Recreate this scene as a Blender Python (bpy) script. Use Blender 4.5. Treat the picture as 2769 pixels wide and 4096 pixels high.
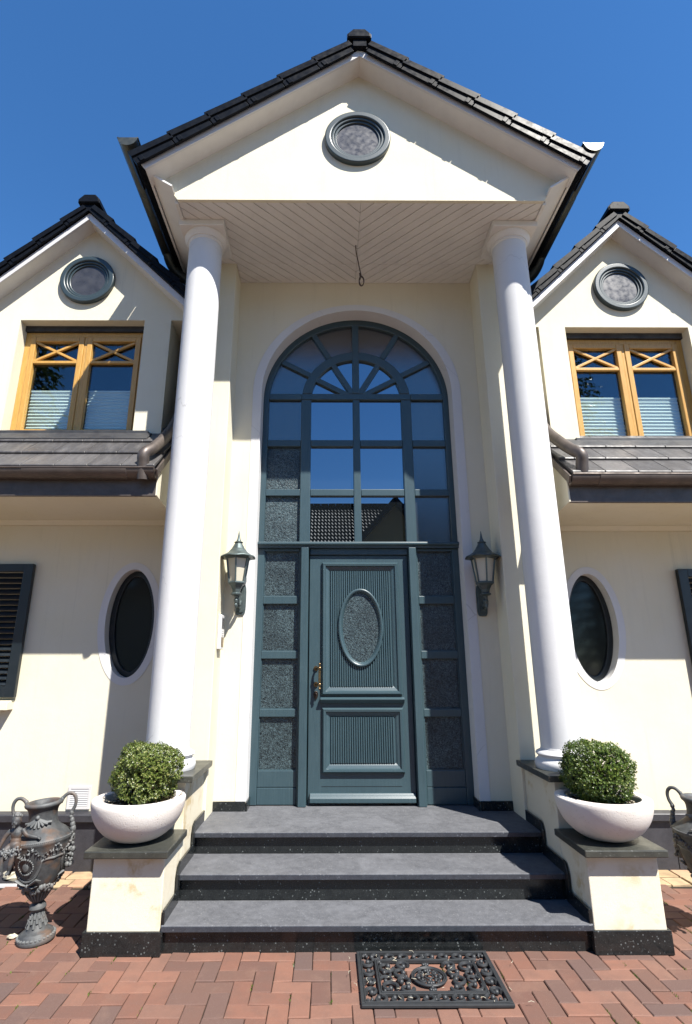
import bpy, math, random
from mathutils import Vector, Matrix, noise as mnoise
random.seed(7)
R = math.radians
S = bpy.context.scene
for o in list(bpy.data.objects): bpy.data.objects.remove(o)

# ------------------------------------------------------------------ camera, sky, sun, exposure
cd = bpy.data.cameras.new("camera"); cam = bpy.data.objects.new("camera", cd)
S.collection.objects.link(cam); S.camera = cam
cd.sensor_fit = 'VERTICAL'; cd.sensor_height = 36.0; cd.sensor_width = 24.3
cd.lens = 18.965; cd.shift_x = 0.01413; cd.clip_end = 2000; cd.clip_start = 0.05
_p, _y, _r = R(15.955), R(-0.314), R(-0.036)
_rz = Matrix.Rotation(_y, 3, 'Z')
_rt, _fw, _up = _rz @ Vector((1, 0, 0)), _rz @ Vector((0, math.cos(_p), math.sin(_p))), _rz @ Vector((0, -math.sin(_p), math.cos(_p)))
_rt, _up = _rt * math.cos(_r) + _up * math.sin(_r), _up * math.cos(_r) - _rt * math.sin(_r)
CAMP = Vector((-0.28, -5.005, 1.563))
m3 = Matrix((_rt, _up, -_fw)).transposed()
cam.matrix_world = Matrix.Translation(CAMP) @ m3.to_4x4()

SUN = Vector((0.77, -1.0, 1.70)).normalized()          # direction towards the sun
w = bpy.data.worlds.new("World"); S.world = w; w.use_nodes = True
nt = w.node_tree; nt.nodes.clear()
sky = nt.nodes.new('ShaderNodeTexSky'); sky.sky_type = 'NISHITA'; sky.sun_disc = False
sky.sun_elevation = math.asin(SUN.z); sky.sun_rotation = math.atan2(SUN.x, SUN.y)
sky.altitude = 600; sky.air_density = 1.0; sky.dust_density = 0.0; sky.ozone_density = 6.0
bg = nt.nodes.new('ShaderNodeBackground'); bg.inputs[1].default_value = 0.082
wo = nt.nodes.new('ShaderNodeOutputWorld')
hs = nt.nodes.new('ShaderNodeHueSaturation'); hs.inputs['Saturation'].default_value = 1.17
nt.links.new(sky.outputs[0], hs.inputs['Color']); nt.links.new(hs.outputs[0], bg.inputs[0]); nt.links.new(bg.outputs[0], wo.inputs[0])
sl = bpy.data.lights.new("sun", 'SUN'); sl.energy = 4.8; sl.angle = R(0.53); sl.color = (1.0, 0.955, 0.88)
so = bpy.data.objects.new("sun", sl); S.collection.objects.link(so)
so.rotation_euler = SUN.to_track_quat('Z', 'Y').to_euler(); so.location = SUN * 30
S.view_settings.view_transform = 'Standard'; S.view_settings.look = 'None'
S.view_settings.exposure = 1.42; S.view_settings.gamma = 1.0
S.render.engine = 'CYCLES'
S.cycles.max_bounces = 8; S.cycles.transparent_max_bounces = 12

# ------------------------------------------------------------------ materials
ALB = .62      # overall reflectance level of the base colours, balanced against the exposure
class NT:
    def __init__(s, name):
        s.m = bpy.data.materials.new(name); s.m.use_nodes = True
        s.t = s.m.node_tree; s.t.nodes.clear()
        s.out = s.n('ShaderNodeOutputMaterial'); s.b = s.n('ShaderNodeBsdfPrincipled')
        s.l(s.b.outputs[0], s.out.inputs[0]); s._co = None
    def n(s, k, **kw):
        x = s.t.nodes.new(k)
        for a, v in kw.items(): setattr(x, a, v)
        return x
    def l(s, a, b): s.t.links.new(a, b)
    def co(s):
        if s._co is None: s._co = s.n('ShaderNodeNewGeometry').outputs['Position']
        return s._co
    def noise(s, sc, det=4, rough=.55, vec=None, dist=0):
        x = s.n('ShaderNodeTexNoise'); x.inputs['Scale'].default_value = sc
        x.inputs['Detail'].default_value = det; x.inputs['Roughness'].default_value = rough
        x.inputs['Distortion'].default_value = dist
        s.l(vec or s.co(), x.inputs['Vector']); return x.outputs['Fac']
    def vor(s, sc, feat='F1', out='Distance', vec=None):
        x = s.n('ShaderNodeTexVoronoi', feature=feat); x.inputs['Scale'].default_value = sc
        s.l(vec or s.co(), x.inputs['Vector']); return x.outputs[out]
    def ramp(s, f, *st):
        x = s.n('ShaderNodeValToRGB'); e = x.color_ramp.elements
        while len(e) < len(st): e.new(.5)
        for i, (p, c) in enumerate(st):
            e[i].position = p
            c = (c, c, c) if isinstance(c, (int, float)) else c
            e[i].color = (*c, 1)
        s.l(f, x.inputs[0]); return x.outputs[0]
    def mix(s, f, a, b, mode='MIX'):
        x = s.n('ShaderNodeMix', data_type='RGBA', blend_type=mode)
        for v, i in ((f, x.inputs[0]), (a, x.inputs[6]), (b, x.inputs[7])):
            if hasattr(v, 'links'): s.l(v, i)
            else: i.default_value = v if isinstance(v, (int, float)) else (*v, 1)
        return x.outputs[2]
    def math(s, op, a, b=0):
        x = s.n('ShaderNodeMath', operation=op)
        for v, i in ((a, x.inputs[0]), (b, x.inputs[1])):
            if hasattr(v, 'links'): s.l(v, i)
            else: i.default_value = v
        return x.outputs[0]
    def map(s, scale=(1, 1, 1), rot=(0, 0, 0), vec=None):
        x = s.n('ShaderNodeMapping'); x.inputs['Scale'].default_value = scale; x.inputs['Rotation'].default_value = rot
        s.l(vec or s.co(), x.inputs['Vector']); return x.outputs[0]
    def bump(s, h, st=.2, d=.01, prev=None):
        x = s.n('ShaderNodeBump'); x.inputs['Strength'].default_value = st; x.inputs['Distance'].default_value = d
        s.l(h, x.inputs['Height'])
        if prev is not None: s.l(prev, x.inputs['Normal'])
        s.l(x.outputs[0], s.b.inputs['Normal']); return x.outputs[0]
    def set(s, col=None, rough=None, metal=None, spec=None, **kw):
        if col is not None: col = s.mix(1., col, (ALB, ALB, ALB), 'MULTIPLY')
        for k, v in (('Base Color', col), ('Roughness', rough), ('Metallic', metal), ('Specular IOR Level', spec), *kw.items()):
            if v is None: continue
            i = s.b.inputs[k]
            if hasattr(v, 'links'): s.l(v, i)
            elif isinstance(v, (int, float)): i.default_value = v
            else: i.default_value = (*v, 1)
        return s

def plaster(name, base, stain, amt=.5, grain=.25, patches=None, cracks=0.):
    m = NT(name)
    n1 = m.noise(1.3, 5, .6); n2 = m.noise(9, 4, .6)
    streak = m.noise(3.0, 5, .65, vec=m.map((3.2, 3.2, .35)))
    c = m.mix(m.math('MULTIPLY', m.ramp(n1, (.42, 0.), (.72, 1.)), amt), base, stain)
    c = m.mix(m.math('MULTIPLY', m.ramp(streak, (.55, 0.), (.8, 1.)), amt * .6), c, tuple(v * .86 for v in base))
    c = m.mix(m.math('MULTIPLY', n2, .10), c, tuple(v * .8 for v in base))
    if patches:
        pt = m.ramp(m.noise(7, 5, .62, dist=.3), (.52, 0.), (.66, 1.))
        pt = m.math('MULTIPLY', pt, m.ramp(m.noise(2.6, 2), (.42, 0.), (.6, 1.)))
        c = m.mix(m.math('MULTIPLY', pt, .8), c, patches)
    drip = m.ramp(m.noise(2.2, 6, .7, vec=m.map((9, 9, .28))), (.58, 0.), (.74, 1.))
    c = m.mix(m.math('MULTIPLY', drip, amt * .32), c, tuple(v * .62 for v in base))
    sp = m.ramp(m.noise(120, 2, .5), (.70, 0.), (.76, 1.))
    c = m.mix(m.math('MULTIPLY', sp, .25), c, tuple(v * .55 for v in base))
    h = m.math('ADD', m.noise(260, 3, .6), m.math('MULTIPLY', m.noise(60, 3), .6))
    h = m.math('ADD', h, m.math('MULTIPLY', m.noise(7, 3), 1.5))
    if cracks:
        wv = m.mix(.16, m.co(), m.t.nodes.new('ShaderNodeTexNoise').outputs['Color'], 'ADD')
        ed = m.vor(1.15, 'DISTANCE_TO_EDGE', vec=wv)
        ck = m.math('MULTIPLY', m.ramp(ed, (.0, 1.), (.0028, 0.)), m.ramp(m.noise(1.1, 2), (.50, 0.), (.56, 1.)))
        c = m.mix(m.math('MULTIPLY', ck, cracks), c, tuple(v * .45 for v in base))
    m.set(col=c, rough=.88, spec=.25)
    m.bump(h, grain, .004)
    return m.m

M = {}
M['cream'] = plaster('cream_plaster', (.93, .875, .705), (.91, .84, .62), .9)
M['cream_stained'] = plaster('stained_cream_plaster', (.93, .865, .70), (.89, .79, .57), .7, .4, (.62, .44, .19))
M['white_plaster'] = plaster('white_plaster', (.86, .86, .86), (.80, .795, .79), .5, .3, None, .5)
def paint(name, col, rough=.42, var=.12, dirt=.35):
    m = NT(name)
    c = m.mix(m.math('MULTIPLY', m.ramp(m.noise(5, 6, .65), (.45, 0.), (.75, 1.)), dirt), col, tuple(v * (1 - var * 2.2) for v in col))
    c = m.mix(m.math('MULTIPLY', m.noise(40, 3), var), c, tuple(min(1, v * 1.25) for v in col))
    m.set(col=c, rough=m.ramp(m.noise(14, 4), (.3, rough - .07), (.7, rough + .1)))
    m.bump(m.noise(180, 2), .06, .002)
    return m.m
M['trim'] = paint('white_trim_paint', (.93, .91, .87), .5, .09, .55)
M['white_paint'] = paint('white_gloss_paint', (.78, .77, .77), .35, .05, .25)
def teal():
    m = NT('dark_teal_door_paint')
    g = m.noise(12, 5, .6, vec=m.map((14, 14, .5)))
    c = m.mix(m.ramp(g, (.3, 0.), (.75, 1.)), (.038, .074, .092), (.056, .100, .120))
    c = m.mix(m.math('MULTIPLY', m.ramp(m.noise(2.2, 5), (.5, 0.), (.8, 1.)), .5), c, (.072, .120, .140))
    m.set(col=c, rough=.36, spec=.5); m.bump(g, .12, .003); return m.m
M['teal'] = teal()
M['teal_dark'] = paint('dark_shutter_paint', (.009, .015, .020), .4, .1, .2)
def tile(name, c1, c2, rough, moss=0., sp_=.32):
    m = NT(name)
    oi = m.n('ShaderNodeObjectInfo').outputs['Random']
    c = m.mix(oi, c1, c2)
    st = m.noise(18, 5, .7, vec=m.map((1, .22, .22)))
    c = m.mix(m.math('MULTIPLY', m.ramp(st, (.45, 0.), (.75, 1.)), .6), c, tuple(v * 1.7 for v in c2))
    if moss: c = m.mix(m.math('MULTIPLY', m.ramp(m.noise(60, 4), (.58, 0.), (.7, 1.)), moss), c, (.16, .15, .12))
    m.set(col=c, rough=m.ramp(m.noise(25, 4), (.3, rough - .06), (.7, rough + .12)), spec=sp_)
    m.bump(m.noise(120, 4), .02, .001); return m.m
M['tile_gloss'] = tile('black_glazed_tile', (.006, .007, .010), (.010, .012, .016), .34, .03, .06)
M['tile_flat'] = tile('grey_flat_tile', (.070, .067, .068), (.125, .119, .117), .42, .3)
def metal(name, c1, c2, rough, met=.85):
    m = NT(name)
    c = m.mix(m.ramp(m.noise(6, 6, .65, dist=.5), (.35, 0.), (.7, 1.)), c1, c2)
    m.set(col=c, rough=m.ramp(m.noise(22, 4), (.3, rough - .08), (.7, rough + .12)), metal=met)
    m.bump(m.noise(90, 3), .06, .002); return m.m
M['zinc'] = metal('dark_zinc', (.075, .085, .075), (.13, .135, .12), .42, .6)
M['copper'] = metal('brown_copper', (.110, .090, .080), (.170, .138, .120), .48, .45)
M['brass'] = metal('aged_brass', (.36, .245, .12), (.26, .18, .10), .34, 1.)
M['dark_brass'] = metal('dark_bronze', (.06, .045, .04), (.10, .07, .05), .35, .8)
M['lead'] = metal('lead_flashing', (.05, .05, .055), (.10, .10, .10), .5, .4)
M['lantern'] = metal('verdigris_metal', (.085, .115, .120), (.16, .205, .205), .42, .55)
M['oculus_zinc'] = metal('pale_zinc_sheet', (.045, .046, .053), (.092, .093, .104), .3, .1)
def oc():
    m = NT('oculus_ring_paint')
    c = m.mix(m.noise(6, 4), (.030, .050, .058), (.055, .080, .090))
    m.set(col=c, rough=.36); m.bump(m.noise(60, 3), .1, .003); return m.m
M['oculus'] = oc()
def pine():
    m = NT('varnished_pine')
    g = m.noise(16, 6, .6, vec=m.map((10, 10, .6)), dist=.6)
    c = m.mix(m.ramp(g, (.35, 0.), (.65, 1.)), (.62, .325, .070), (.78, .46, .125))
    m.set(col=c, rough=.35, spec=.5); m.bump(g, .08, .002); return m.m
M['pine'] = pine()
def granite(name, base, hi, speck, rough, spk=.5, honed=False, sp_=.5):
    m = NT(name)
    c = m.mix(m.ramp(m.noise(22, 6, .7), (.35, 0.), (.72, 1.)), base, hi)
    c = m.mix(m.math('MULTIPLY', m.ramp(m.noise(190, 3, .7), (.5, 0.), (.75, 1.)), .6), c, tuple(v * 1.8 for v in hi))
    v = m.vor(46); vn = m.noise(13, 2)
    sp = m.math('MULTIPLY', m.ramp(v, (.16, 1.), (.24, 0.)), m.ramp(vn, (.50, 0.), (.57, 1.)))
    v2 = m.vor(110); sp2 = m.math('MULTIPLY', m.ramp(v2, (.14, 1.), (.22, 0.)), m.ramp(m.noise(50, 2), (.55, 0.), (.62, 1.)))
    c = m.mix(m.math('MULTIPLY', m.math('MAXIMUM', sp, sp2), spk), c, speck)
    if honed:
        c = m.mix(m.math('MULTIPLY', m.ramp(m.noise(3.5, 6, .7, dist=.6), (.45, 0.), (.75, 1.)), .55), c, tuple(v * 1.55 for v in hi))
    m.set(col=c, rough=m.ramp(m.noise(9, 5), (.3, rough - .05), (.7, rough + .1)), spec=sp_)
    m.bump(m.noise(230, 3), .1 if honed else .02, .002); return m.m
M['granite'] = granite('polished_black_granite', (.010, .012, .013), (.022, .025, .026), (.30, .33, .33), .16, .45)
M['granite_honed'] = granite('honed_dark_stone', (.100, .103, .114), (.158, .162, .176), (.40, .41, .43), .62, .35, True, .22)
M['nosing'] = granite('polished_stone_edge', (.036, .042, .054), (.060, .068, .084), (.30, .32, .36), .22, .3)
M['slate'] = granite('slate_plinth', (.030, .030, .036), (.050, .050, .058), (.16, .16, .17), .45, .12, True)
M['cap_stone'] = granite('weathered_dark_cap', (.032, .034, .030), (.058, .060, .050), (.30, .31, .30), .36, .4, True)
def concrete():
    m = NT('pale_cast_concrete')
    c = m.mix(m.ramp(m.noise(3.5, 5), (.35, 0.), (.7, 1.)), (.92, .88, .83), (.80, .72, .65))
    pits = m.ramp(m.vor(70), (.12, 1.), (.24, 0.))
    pits = m.math('MULTIPLY', pits, m.ramp(m.noise(16, 3), (.5, 0.), (.6, 1.)))
    c = m.mix(m.math('MULTIPLY', pits, .5), c, (.45, .38, .33))
    m.set(col=c, rough=.9, spec=.2)
    m.bump(m.math('SUBTRACT', m.math('MULTIPLY', m.noise(120, 3), .5), pits), .45, .005); return m.m
M['concrete'] = concrete()
def brick(name, island=False, cols=None, vary=1.):
    m = NT(name)
    r = m.n('ShaderNodeNewGeometry').outputs['Random Per Island'] if island else m.n('ShaderNodeObjectInfo').outputs['Random']
    cols = cols or ((0., (.150, .082, .066)), (.18, (.215, .102, .072)), (.42, (.280, .132, .090)), (.62, (.260, .136, .098)), (.80, (.180, .096, .072)), (1., (.140, .092, .082)))
    c = m.ramp(r, *cols)
    c = m.mix(m.math('MULTIPLY', m.ramp(m.noise(9, 5, .65), (.42, 0.), (.72, 1.)), .5), c, (.15, .092, .074))
    c = m.mix(m.math('MULTIPLY', m.ramp(m.noise(5, 4, .6), (.55, 0.), (.8, 1.)), .35), c, (.34, .205, .145))
    c = m.mix(m.math('MULTIPLY', m.ramp(m.noise(320, 2), (.6, 0.), (.75, 1.)), .35), c, (.45, .36, .30))
    m.set(col=c, rough=.82, spec=.3); m.bump(m.noise(190, 4, .65), .35, .003); return m.m
M['brick'] = brick('clay_paver'); M['brick_mass'] = brick('clay_paver_far', True)
YC = ((0., (.50, .36, .20)), (.5, (.62, .46, .28)), (1., (.55, .33, .20)))
M['brick_yellow'] = brick('sandstone_sett', False, YC)
def sand():
    m = NT('joint_sand')
    c = m.mix(m.noise(60, 4), (.035, .028, .022), (.075, .060, .045))
    c = m.mix(m.ramp(m.noise(4, 4), (.62, 0.), (.7, .6)), c, (.05, .08, .02))
    m.set(col=c, rough=.95, spec=.1); m.bump(m.noise(300, 3), .5, .004); return m.m
M['sand'] = sand()
def farground():
    m = NT('far_paved_ground')
    c = m.mix(m.noise(3, 5), (.25, .20, .15), (.33, .27, .20)); m.set(col=c, rough=.9); return m.m
M['far'] = farground()
def rubber():
    m = NT('black_rubber'); m.set(col=m.mix(m.noise(30, 4), (.022, .025, .028), (.045, .048, .052)), rough=.5, spec=.4)
    m.bump(m.noise(400, 2), .1, .001); return m.m
M['rubber'] = rubber()
def glass(name, refl, tint, dark, rough=.0, wav=0., transp=False):
    m = NT(name); m.t.nodes.remove(m.b)
    g = m.n('ShaderNodeBsdfGlossy'); g.inputs['Color'].default_value = (*tint, 1); g.inputs['Roughness'].default_value = rough
    if transp:
        d = m.n('ShaderNodeBsdfTransparent'); d.inputs[0].default_value = (*dark, 1)
    else:
        d = m.n('ShaderNodeBsdfDiffuse'); d.inputs[0].default_value = (*dark, 1)
    lw = m.n('ShaderNodeLayerWeight'); lw.inputs['Blend'].default_value = .5
    f = m.math('ADD', m.math('MULTIPLY', m.math('POWER', lw.outputs['Facing'], 4), 1 - refl), refl)
    mx = m.n('ShaderNodeMixShader'); m.l(f, mx.inputs[0]); m.l(d.outputs[0], mx.inputs[1]); m.l(g.outputs[0], mx.inputs[2])
    m.l(mx.outputs[0], m.out.inputs[0])
    if wav:
        b = m.n('ShaderNodeBump'); b.inputs['Strength'].default_value = wav; b.inputs['Distance'].default_value = .01
        m.l(m.noise(2.2, 2), b.inputs['Height']); m.l(b.outputs[0], g.inputs['Normal']); m.l(b.outputs[0], lw.inputs['Normal'])
    return m.m
M['glass'] = glass('coated_window_glass', .27, (.80, .88, .97), (.006, .008, .010), .0, .010)
M['glass_clear'] = glass('clear_window_glass', .07, (.8, .9, 1.), (.86, .92, .91), .0, .008, True)
M['glass_dark'] = glass('dark_oval_glass', .03, (.8, .85, .85), (.012, .014, .014), .06, .0)
def texglass():
    m = NT('patterned_privacy_glass')
    v = m.vor(70, vec=m.mix(.035, m.co(), m.n('ShaderNodeTexNoise').outputs['Color'], 'ADD'))
    n = m.noise(75, 3, .65, dist=1.8)
    h = m.math('ADD', v, m.math('MULTIPLY', n, 1.2))
    pat = m.ramp(n, (.44, 0.), (.60, 1.))
    c = m.mix(pat, (.010, .016, .020), (.13, .195, .215))  # pale flecks: glass pattern with its sunlit sparkle put into the colour
    c = m.mix(m.ramp(m.noise(3.2, 3), (.3, .45), (.7, 1.)), (.006, .009, .011), c)
    m.set(col=c, rough=.30, spec=.45); m.bump(h, .32, .010); return m.m
M['glass_tex'] = texglass()
def texglass_shade():
    m = NT('shaded_privacy_glass')  # same privacy glass for shaded panes, the shade put into its colour
    n = m.noise(110, 3, .6, dist=1.2)
    m.set(col=m.mix(n, (.012, .015, .017), (.06, .07, .075)), rough=.14, spec=.5, IOR=2.1); m.bump(n, .16, .006); return m.m
M['glass_shaded'] = texglass_shade()
def frosted():
    m = NT('frosted_lantern_glass'); m.set(col=(.66, .62, .50), rough=.35, spec=.4); return m.m
M['frosted'] = frosted()
def dark(name, c):
    m = NT(name); m.set(col=c, rough=.9, spec=.1); return m.m
M['olive'] = dark('shaded_olive_render', (.20, .17, .085))  # gable faces away from the sun; its shade is put into this colour
M['interior'] = dark('dark_interior', (.012, .013, .015))
M['blind'] = dark('pleated_blind_fabric', (1., 1., .97))
M['soil'] = dark('potting_soil', (.03, .022, .015))
M['cable'] = dark('grey_brown_cable', (.13, .10, .08))
M['stone'] = dark('pale_stone', (.62, .57, .44))
def leaf(name, a, b, c3):
    m = NT(name)
    r = m.n('ShaderNodeNewGeometry').outputs['Random Per Island']
    c = m.ramp(r, (0., a), (.55, b), (.86, b), (1., c3))
    m.set(col=c, rough=.38, spec=.5); m.b.inputs['Subsurface Weight'].default_value = 0
    t = m.n('ShaderNodeBsdfTranslucent'); m.l(c, t.inputs[0])
    mx = m.n('ShaderNodeMixShader'); mx.inputs[0].default_value = .22
    m.l(m.b.outputs[0], mx.inputs[1]); m.l(t.outputs[0], mx.inputs[2]); m.l(mx.outputs[0], m.out.inputs[0]); return m.m
M['box_dry'] = leaf('boxwood_leaf_pale', (.065, .115, .020), (.205, .26, .052), (.55, .52, .22))
M['box'] = leaf('boxwood_leaf', (.036, .085, .010), (.128, .195, .028), (.36, .40, .10))
M['needle'] = leaf('conifer_needles', (.020, .045, .010), (.055, .090, .020), (.09, .12, .03))
M['bark'] = dark('bark', (.06, .04, .028))
def bronze():
    m = NT('patinated_bronze')
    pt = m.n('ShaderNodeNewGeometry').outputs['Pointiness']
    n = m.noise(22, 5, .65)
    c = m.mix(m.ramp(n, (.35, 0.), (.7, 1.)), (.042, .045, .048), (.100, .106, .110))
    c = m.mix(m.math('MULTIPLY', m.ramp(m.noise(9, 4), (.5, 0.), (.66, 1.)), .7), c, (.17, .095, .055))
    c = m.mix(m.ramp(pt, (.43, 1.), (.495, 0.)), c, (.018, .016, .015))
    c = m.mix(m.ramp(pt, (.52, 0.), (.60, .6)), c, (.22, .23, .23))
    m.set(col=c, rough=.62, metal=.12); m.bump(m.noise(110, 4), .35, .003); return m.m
M['bronze'] = bronze()

# ------------------------------------------------------------------ mesh helpers
COL = S.collection
ROOT = {}
def tag(o, label=None, cat=None, group=None, kind=None):
    for k, v in (('label', label), ('category', cat), ('group', group), ('kind', kind)):
        if v: o[k] = v
    return o
def thing(name, loc, label, cat, group=None):
    o = bpy.data.objects.new(name, None); COL.objects.link(o); o.location = loc
    o.empty_display_size = .1; ROOT[o.name] = Vector(loc)
    return tag(o, label, cat, group)
def root_loc(o):
    while o.parent: o = o.parent
    return ROOT.get(o.name, Vector((0, 0, 0)))
class MB:
    def __init__(s): s.v = []; s.f = []; s.sm = []
    def add(s, vs, fs, smooth=False):
        k = len(s.v); s.v += [tuple(p) for p in vs]
        s.f += [tuple(i + k for i in f) for f in fs]; s.sm += [smooth] * len(fs); return s
    def box(s, x0, x1, y0, y1, z0, z1):
        if x0 > x1: x0, x1 = x1, x0
        if y0 > y1: y0, y1 = y1, y0
        if z0 > z1: z0, z1 = z1, z0
        return s.add([(x0, y0, z0), (x1, y0, z0), (x1, y1, z0), (x0, y1, z0), (x0, y0, z1), (x1, y0, z1), (x1, y1, z1), (x0, y1, z1)],
                     [(0, 3, 2, 1), (4, 5, 6, 7), (0, 1, 5, 4), (1, 2, 6, 5), (2, 3, 7, 6), (3, 0, 4, 7)])
    def prism(s, poly, ax, a, b, smooth=False):
        # poly: 2D points; ax 'y': (x,z), 'x': (y,z), 'z': (x,y)
        def P(u, v, t): return {'y': (u, t, v), 'x': (t, u, v), 'z': (u, v, t)}[ax]
        n = len(poly)
        ar = sum(poly[i][0] * poly[(i + 1) % n][1] - poly[(i + 1) % n][0] * poly[i][1] for i in range(n))
        if ar < 0: poly = poly[::-1]
        if a > b: a, b = b, a
        vs = [P(u, v, a) for u, v in poly] + [P(u, v, b) for u, v in poly]
        lo = tuple(range(n)); hi = tuple(range(n, 2 * n))
        sd = [(i, (i + 1) % n, n + (i + 1) % n, n + i) for i in range(n)]
        if ax == 'y': fs = [lo, hi[::-1]] + [f[::-1] for f in sd]
        else: fs = [lo[::-1], hi] + sd
        k = len(s.v); s.v += vs
        s.f += [tuple(i + k for i in f) for f in fs]; s.sm += [False, False] + [smooth] * n
        return s
    def ring(s, out, inn, a, b, smooth=False, closed=True):
        # ring between two equal-length XZ loops, extruded from y=a (front) to y=b
        n = len(out)
        vs = [(x, a, z) for x, z in out] + [(x, a, z) for x, z in inn] + [(x, b, z) for x, z in out] + [(x, b, z) for x, z in inn]
        fs = []
        for i in range(n if closed else n - 1):
            j = (i + 1) % n
            fs += [(i, j, n + j, n + i), (2 * n + i, 3 * n + i, 3 * n + j, 2 * n + j), (i, 2 * n + i, 2 * n + j, j), (n + i, n + j, 3 * n + j, 3 * n + i)]
        if not closed:
            fs += [(0, n, 3 * n, 2 * n), (n - 1, 3 * n - 1, 4 * n - 1, 2 * n - 1)]
        k = len(s.v); s.v += vs; s.f += [tuple(q + k for q in f) for f in fs]
        s.sm += [smooth and (q % 4 >= 2) for q in range(len(fs))]; return s
    def lathe(s, prof, n=48, c=(0, 0, 0), smooth=True, sy=1., cap=True):
        vs = []
        for r, z in prof:
            for i in range(n):
                t = 2 * math.pi * i / n; vs.append((c[0] + r * math.cos(t), c[1] + r * sy * math.sin(t), c[2] + z))
        fs = []
        for k in range(len(prof) - 1):
            for i in range(n):
                j = (i + 1) % n; fs.append((k * n + i, k * n + j, (k + 1) * n + j, (k + 1) * n + i))
        nb = len(fs)
        if cap: fs += [tuple(range(n))[::-1], tuple((len(prof) - 1) * n + i for i in range(n))]
        k = len(s.v); s.v += vs; s.f += [tuple(q + k for q in f) for f in fs]
        s.sm += [smooth] * nb + [False] * (len(fs) - nb); return s
    def tube(s, path, r, n=10, cap=True, smooth=True, flat=1.):
        P = [Vector(p) for p in path]; rs = r if isinstance(r, (list, tuple)) else [r] * len(P)
        up = None; vs = []
        for i, p in enumerate(P):
            d = (P[min(i + 1, len(P) - 1)] - P[max(i - 1, 0)]).normalized()
            if up is None:
                up = Vector((0, 0, 1)) if abs(d.z) < .9 else Vector((1, 0, 0))
            a = d.cross(up).normalized(); up = a.cross(d).normalized()
            for k in range(n):
                t = 2 * math.pi * k / n; vs.append(p + (a * math.cos(t) + up * math.sin(t) * flat) * rs[i])
        fs = []
        for i in range(len(P) - 1):
            for k in range(n):
                j = (k + 1) % n; fs.append((i * n + k, (i + 1) * n + k, (i + 1) * n + j, i * n + j))
        nb = len(fs)
        if cap: fs += [tuple(range(n)), tuple((len(P) - 1) * n + k for k in range(n))[::-1]]
        k = len(s.v); s.v += [tuple(q) for q in vs]; s.f += [tuple(q + k for q in f) for f in fs]
        s.sm += [smooth] * nb + [False] * (len(fs) - nb); return s
    def ball(s, c, r, u=10, v=7, sc=(1, 1, 1)):
        vs = [(c[0], c[1], c[2] - r * sc[2])]
        for i in range(1, v):
            ph = math.pi * i / v - math.pi / 2
            for k in range(u):
                t = 2 * math.pi * k / u
                vs.append((c[0] + r * sc[0] * math.cos(ph) * math.cos(t), c[1] + r * sc[1] * math.cos(ph) * math.sin(t), c[2] + r * sc[2] * math.sin(ph)))
        vs.append((c[0], c[1], c[2] + r * sc[2])); L = len(vs) - 1
        fs = [(0, 1 + (k + 1) % u, 1 + k) for k in range(u)]
        for i in range(v - 2):
            for k in range(u):
                a = 1 + i * u + k; b = 1 + i * u + (k + 1) % u; fs.append((a, b, b + u, a + u))
        fs += [(1 + (v - 2) * u + k, 1 + (v - 2) * u + (k + 1) % u, L) for k in range(u)]
        return s.add(vs, fs, True)
    def build(s, name, mat, parent=None, bevel=0., seg=2, world=True):
        me = bpy.data.meshes.new(name)
        off = root_loc(parent) if (parent is not None and world) else Vector((0, 0, 0))
        me.from_pydata([(x - off.x, y - off.y, z - off.z) for x, y, z in s.v], [], s.f)
        me.polygons.foreach_set('use_smooth', s.sm)
        me.materials.append(M[mat] if isinstance(mat, str) else mat); me.update()
        if any(s.sm) and not all(s.sm): me.set_sharp_from_angle(angle=R(38))
        o = bpy.data.objects.new(name, me); COL.objects.link(o)
        if parent is not None: o.parent = parent
        if bevel:
            b = o.modifiers.new('bevel', 'BEVEL'); b.width = bevel; b.segments = seg; b.limit_method = 'ANGLE'; b.angle_limit = R(40)
        return o
def arc(cx, cz, rx, rz, t0, t1, n): return [(cx + rx * math.cos(t0 + (t1 - t0) * i / n), cz + rz * math.sin(t0 + (t1 - t0) * i / n)) for i in range(n + 1)]
def loop(cx, cz, rx, rz, n=64): return arc(cx, cz, rx, rz, 0, 2 * math.pi, n)[:-1]
def copy_tree(o, parent=None):
    c = o.copy(); COL.objects.link(c); c.parent = parent
    for ch in list(o.children): copy_tree(ch, c)
    return c
def smooth_path(P, n=4):
    out = []
    for i in range(len(P) - 1):
        p0, p1, p2, p3 = (Vector(P[max(i - 1, 0)]), Vector(P[i]), Vector(P[i + 1]), Vector(P[min(i + 2, len(P) - 1)]))
        for k in range(n):
            t = k / n; out.append(.5 * ((2 * p1) + (p2 - p0) * t + (2 * p0 - 5 * p1 + 4 * p2 - p3) * t * t + (3 * p1 - p0 - 3 * p2 + p3) * t ** 3))
    return out + [Vector(P[-1])]
def rectloop(cx, cz, x0, x1, z0, z1, a, b, n):
    # n points of an ellipse and matching points on the rectangle, rays from the centre, corners included
    ts = [2 * math.pi * i / n for i in range(n)]
    for X_ in (x0, x1):
        for Z_ in (z0, z1): ts.append(math.atan2(Z_ - cz, X_ - cx) % (2 * math.pi))
    ts = sorted(set(round(t, 6) for t in ts)); A = []; B = []
    for t in ts:
        c, s_ = math.cos(t), math.sin(t)
        k = 1 / math.sqrt((c / a) ** 2 + (s_ / b) ** 2); A.append((cx + c * k, cz + s_ * k))
        q = min([v for v in (((x1 - cx) / c if c > 1e-9 else 1e9), ((x0 - cx) / c if c < -1e-9 else 1e9), ((z1 - cz) / s_ if s_ > 1e-9 else 1e9), ((z0 - cz) / s_ if s_ < -1e-9 else 1e9))])
        B.append((cx + c * q, cz + s_ * q))
    return A, B

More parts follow.
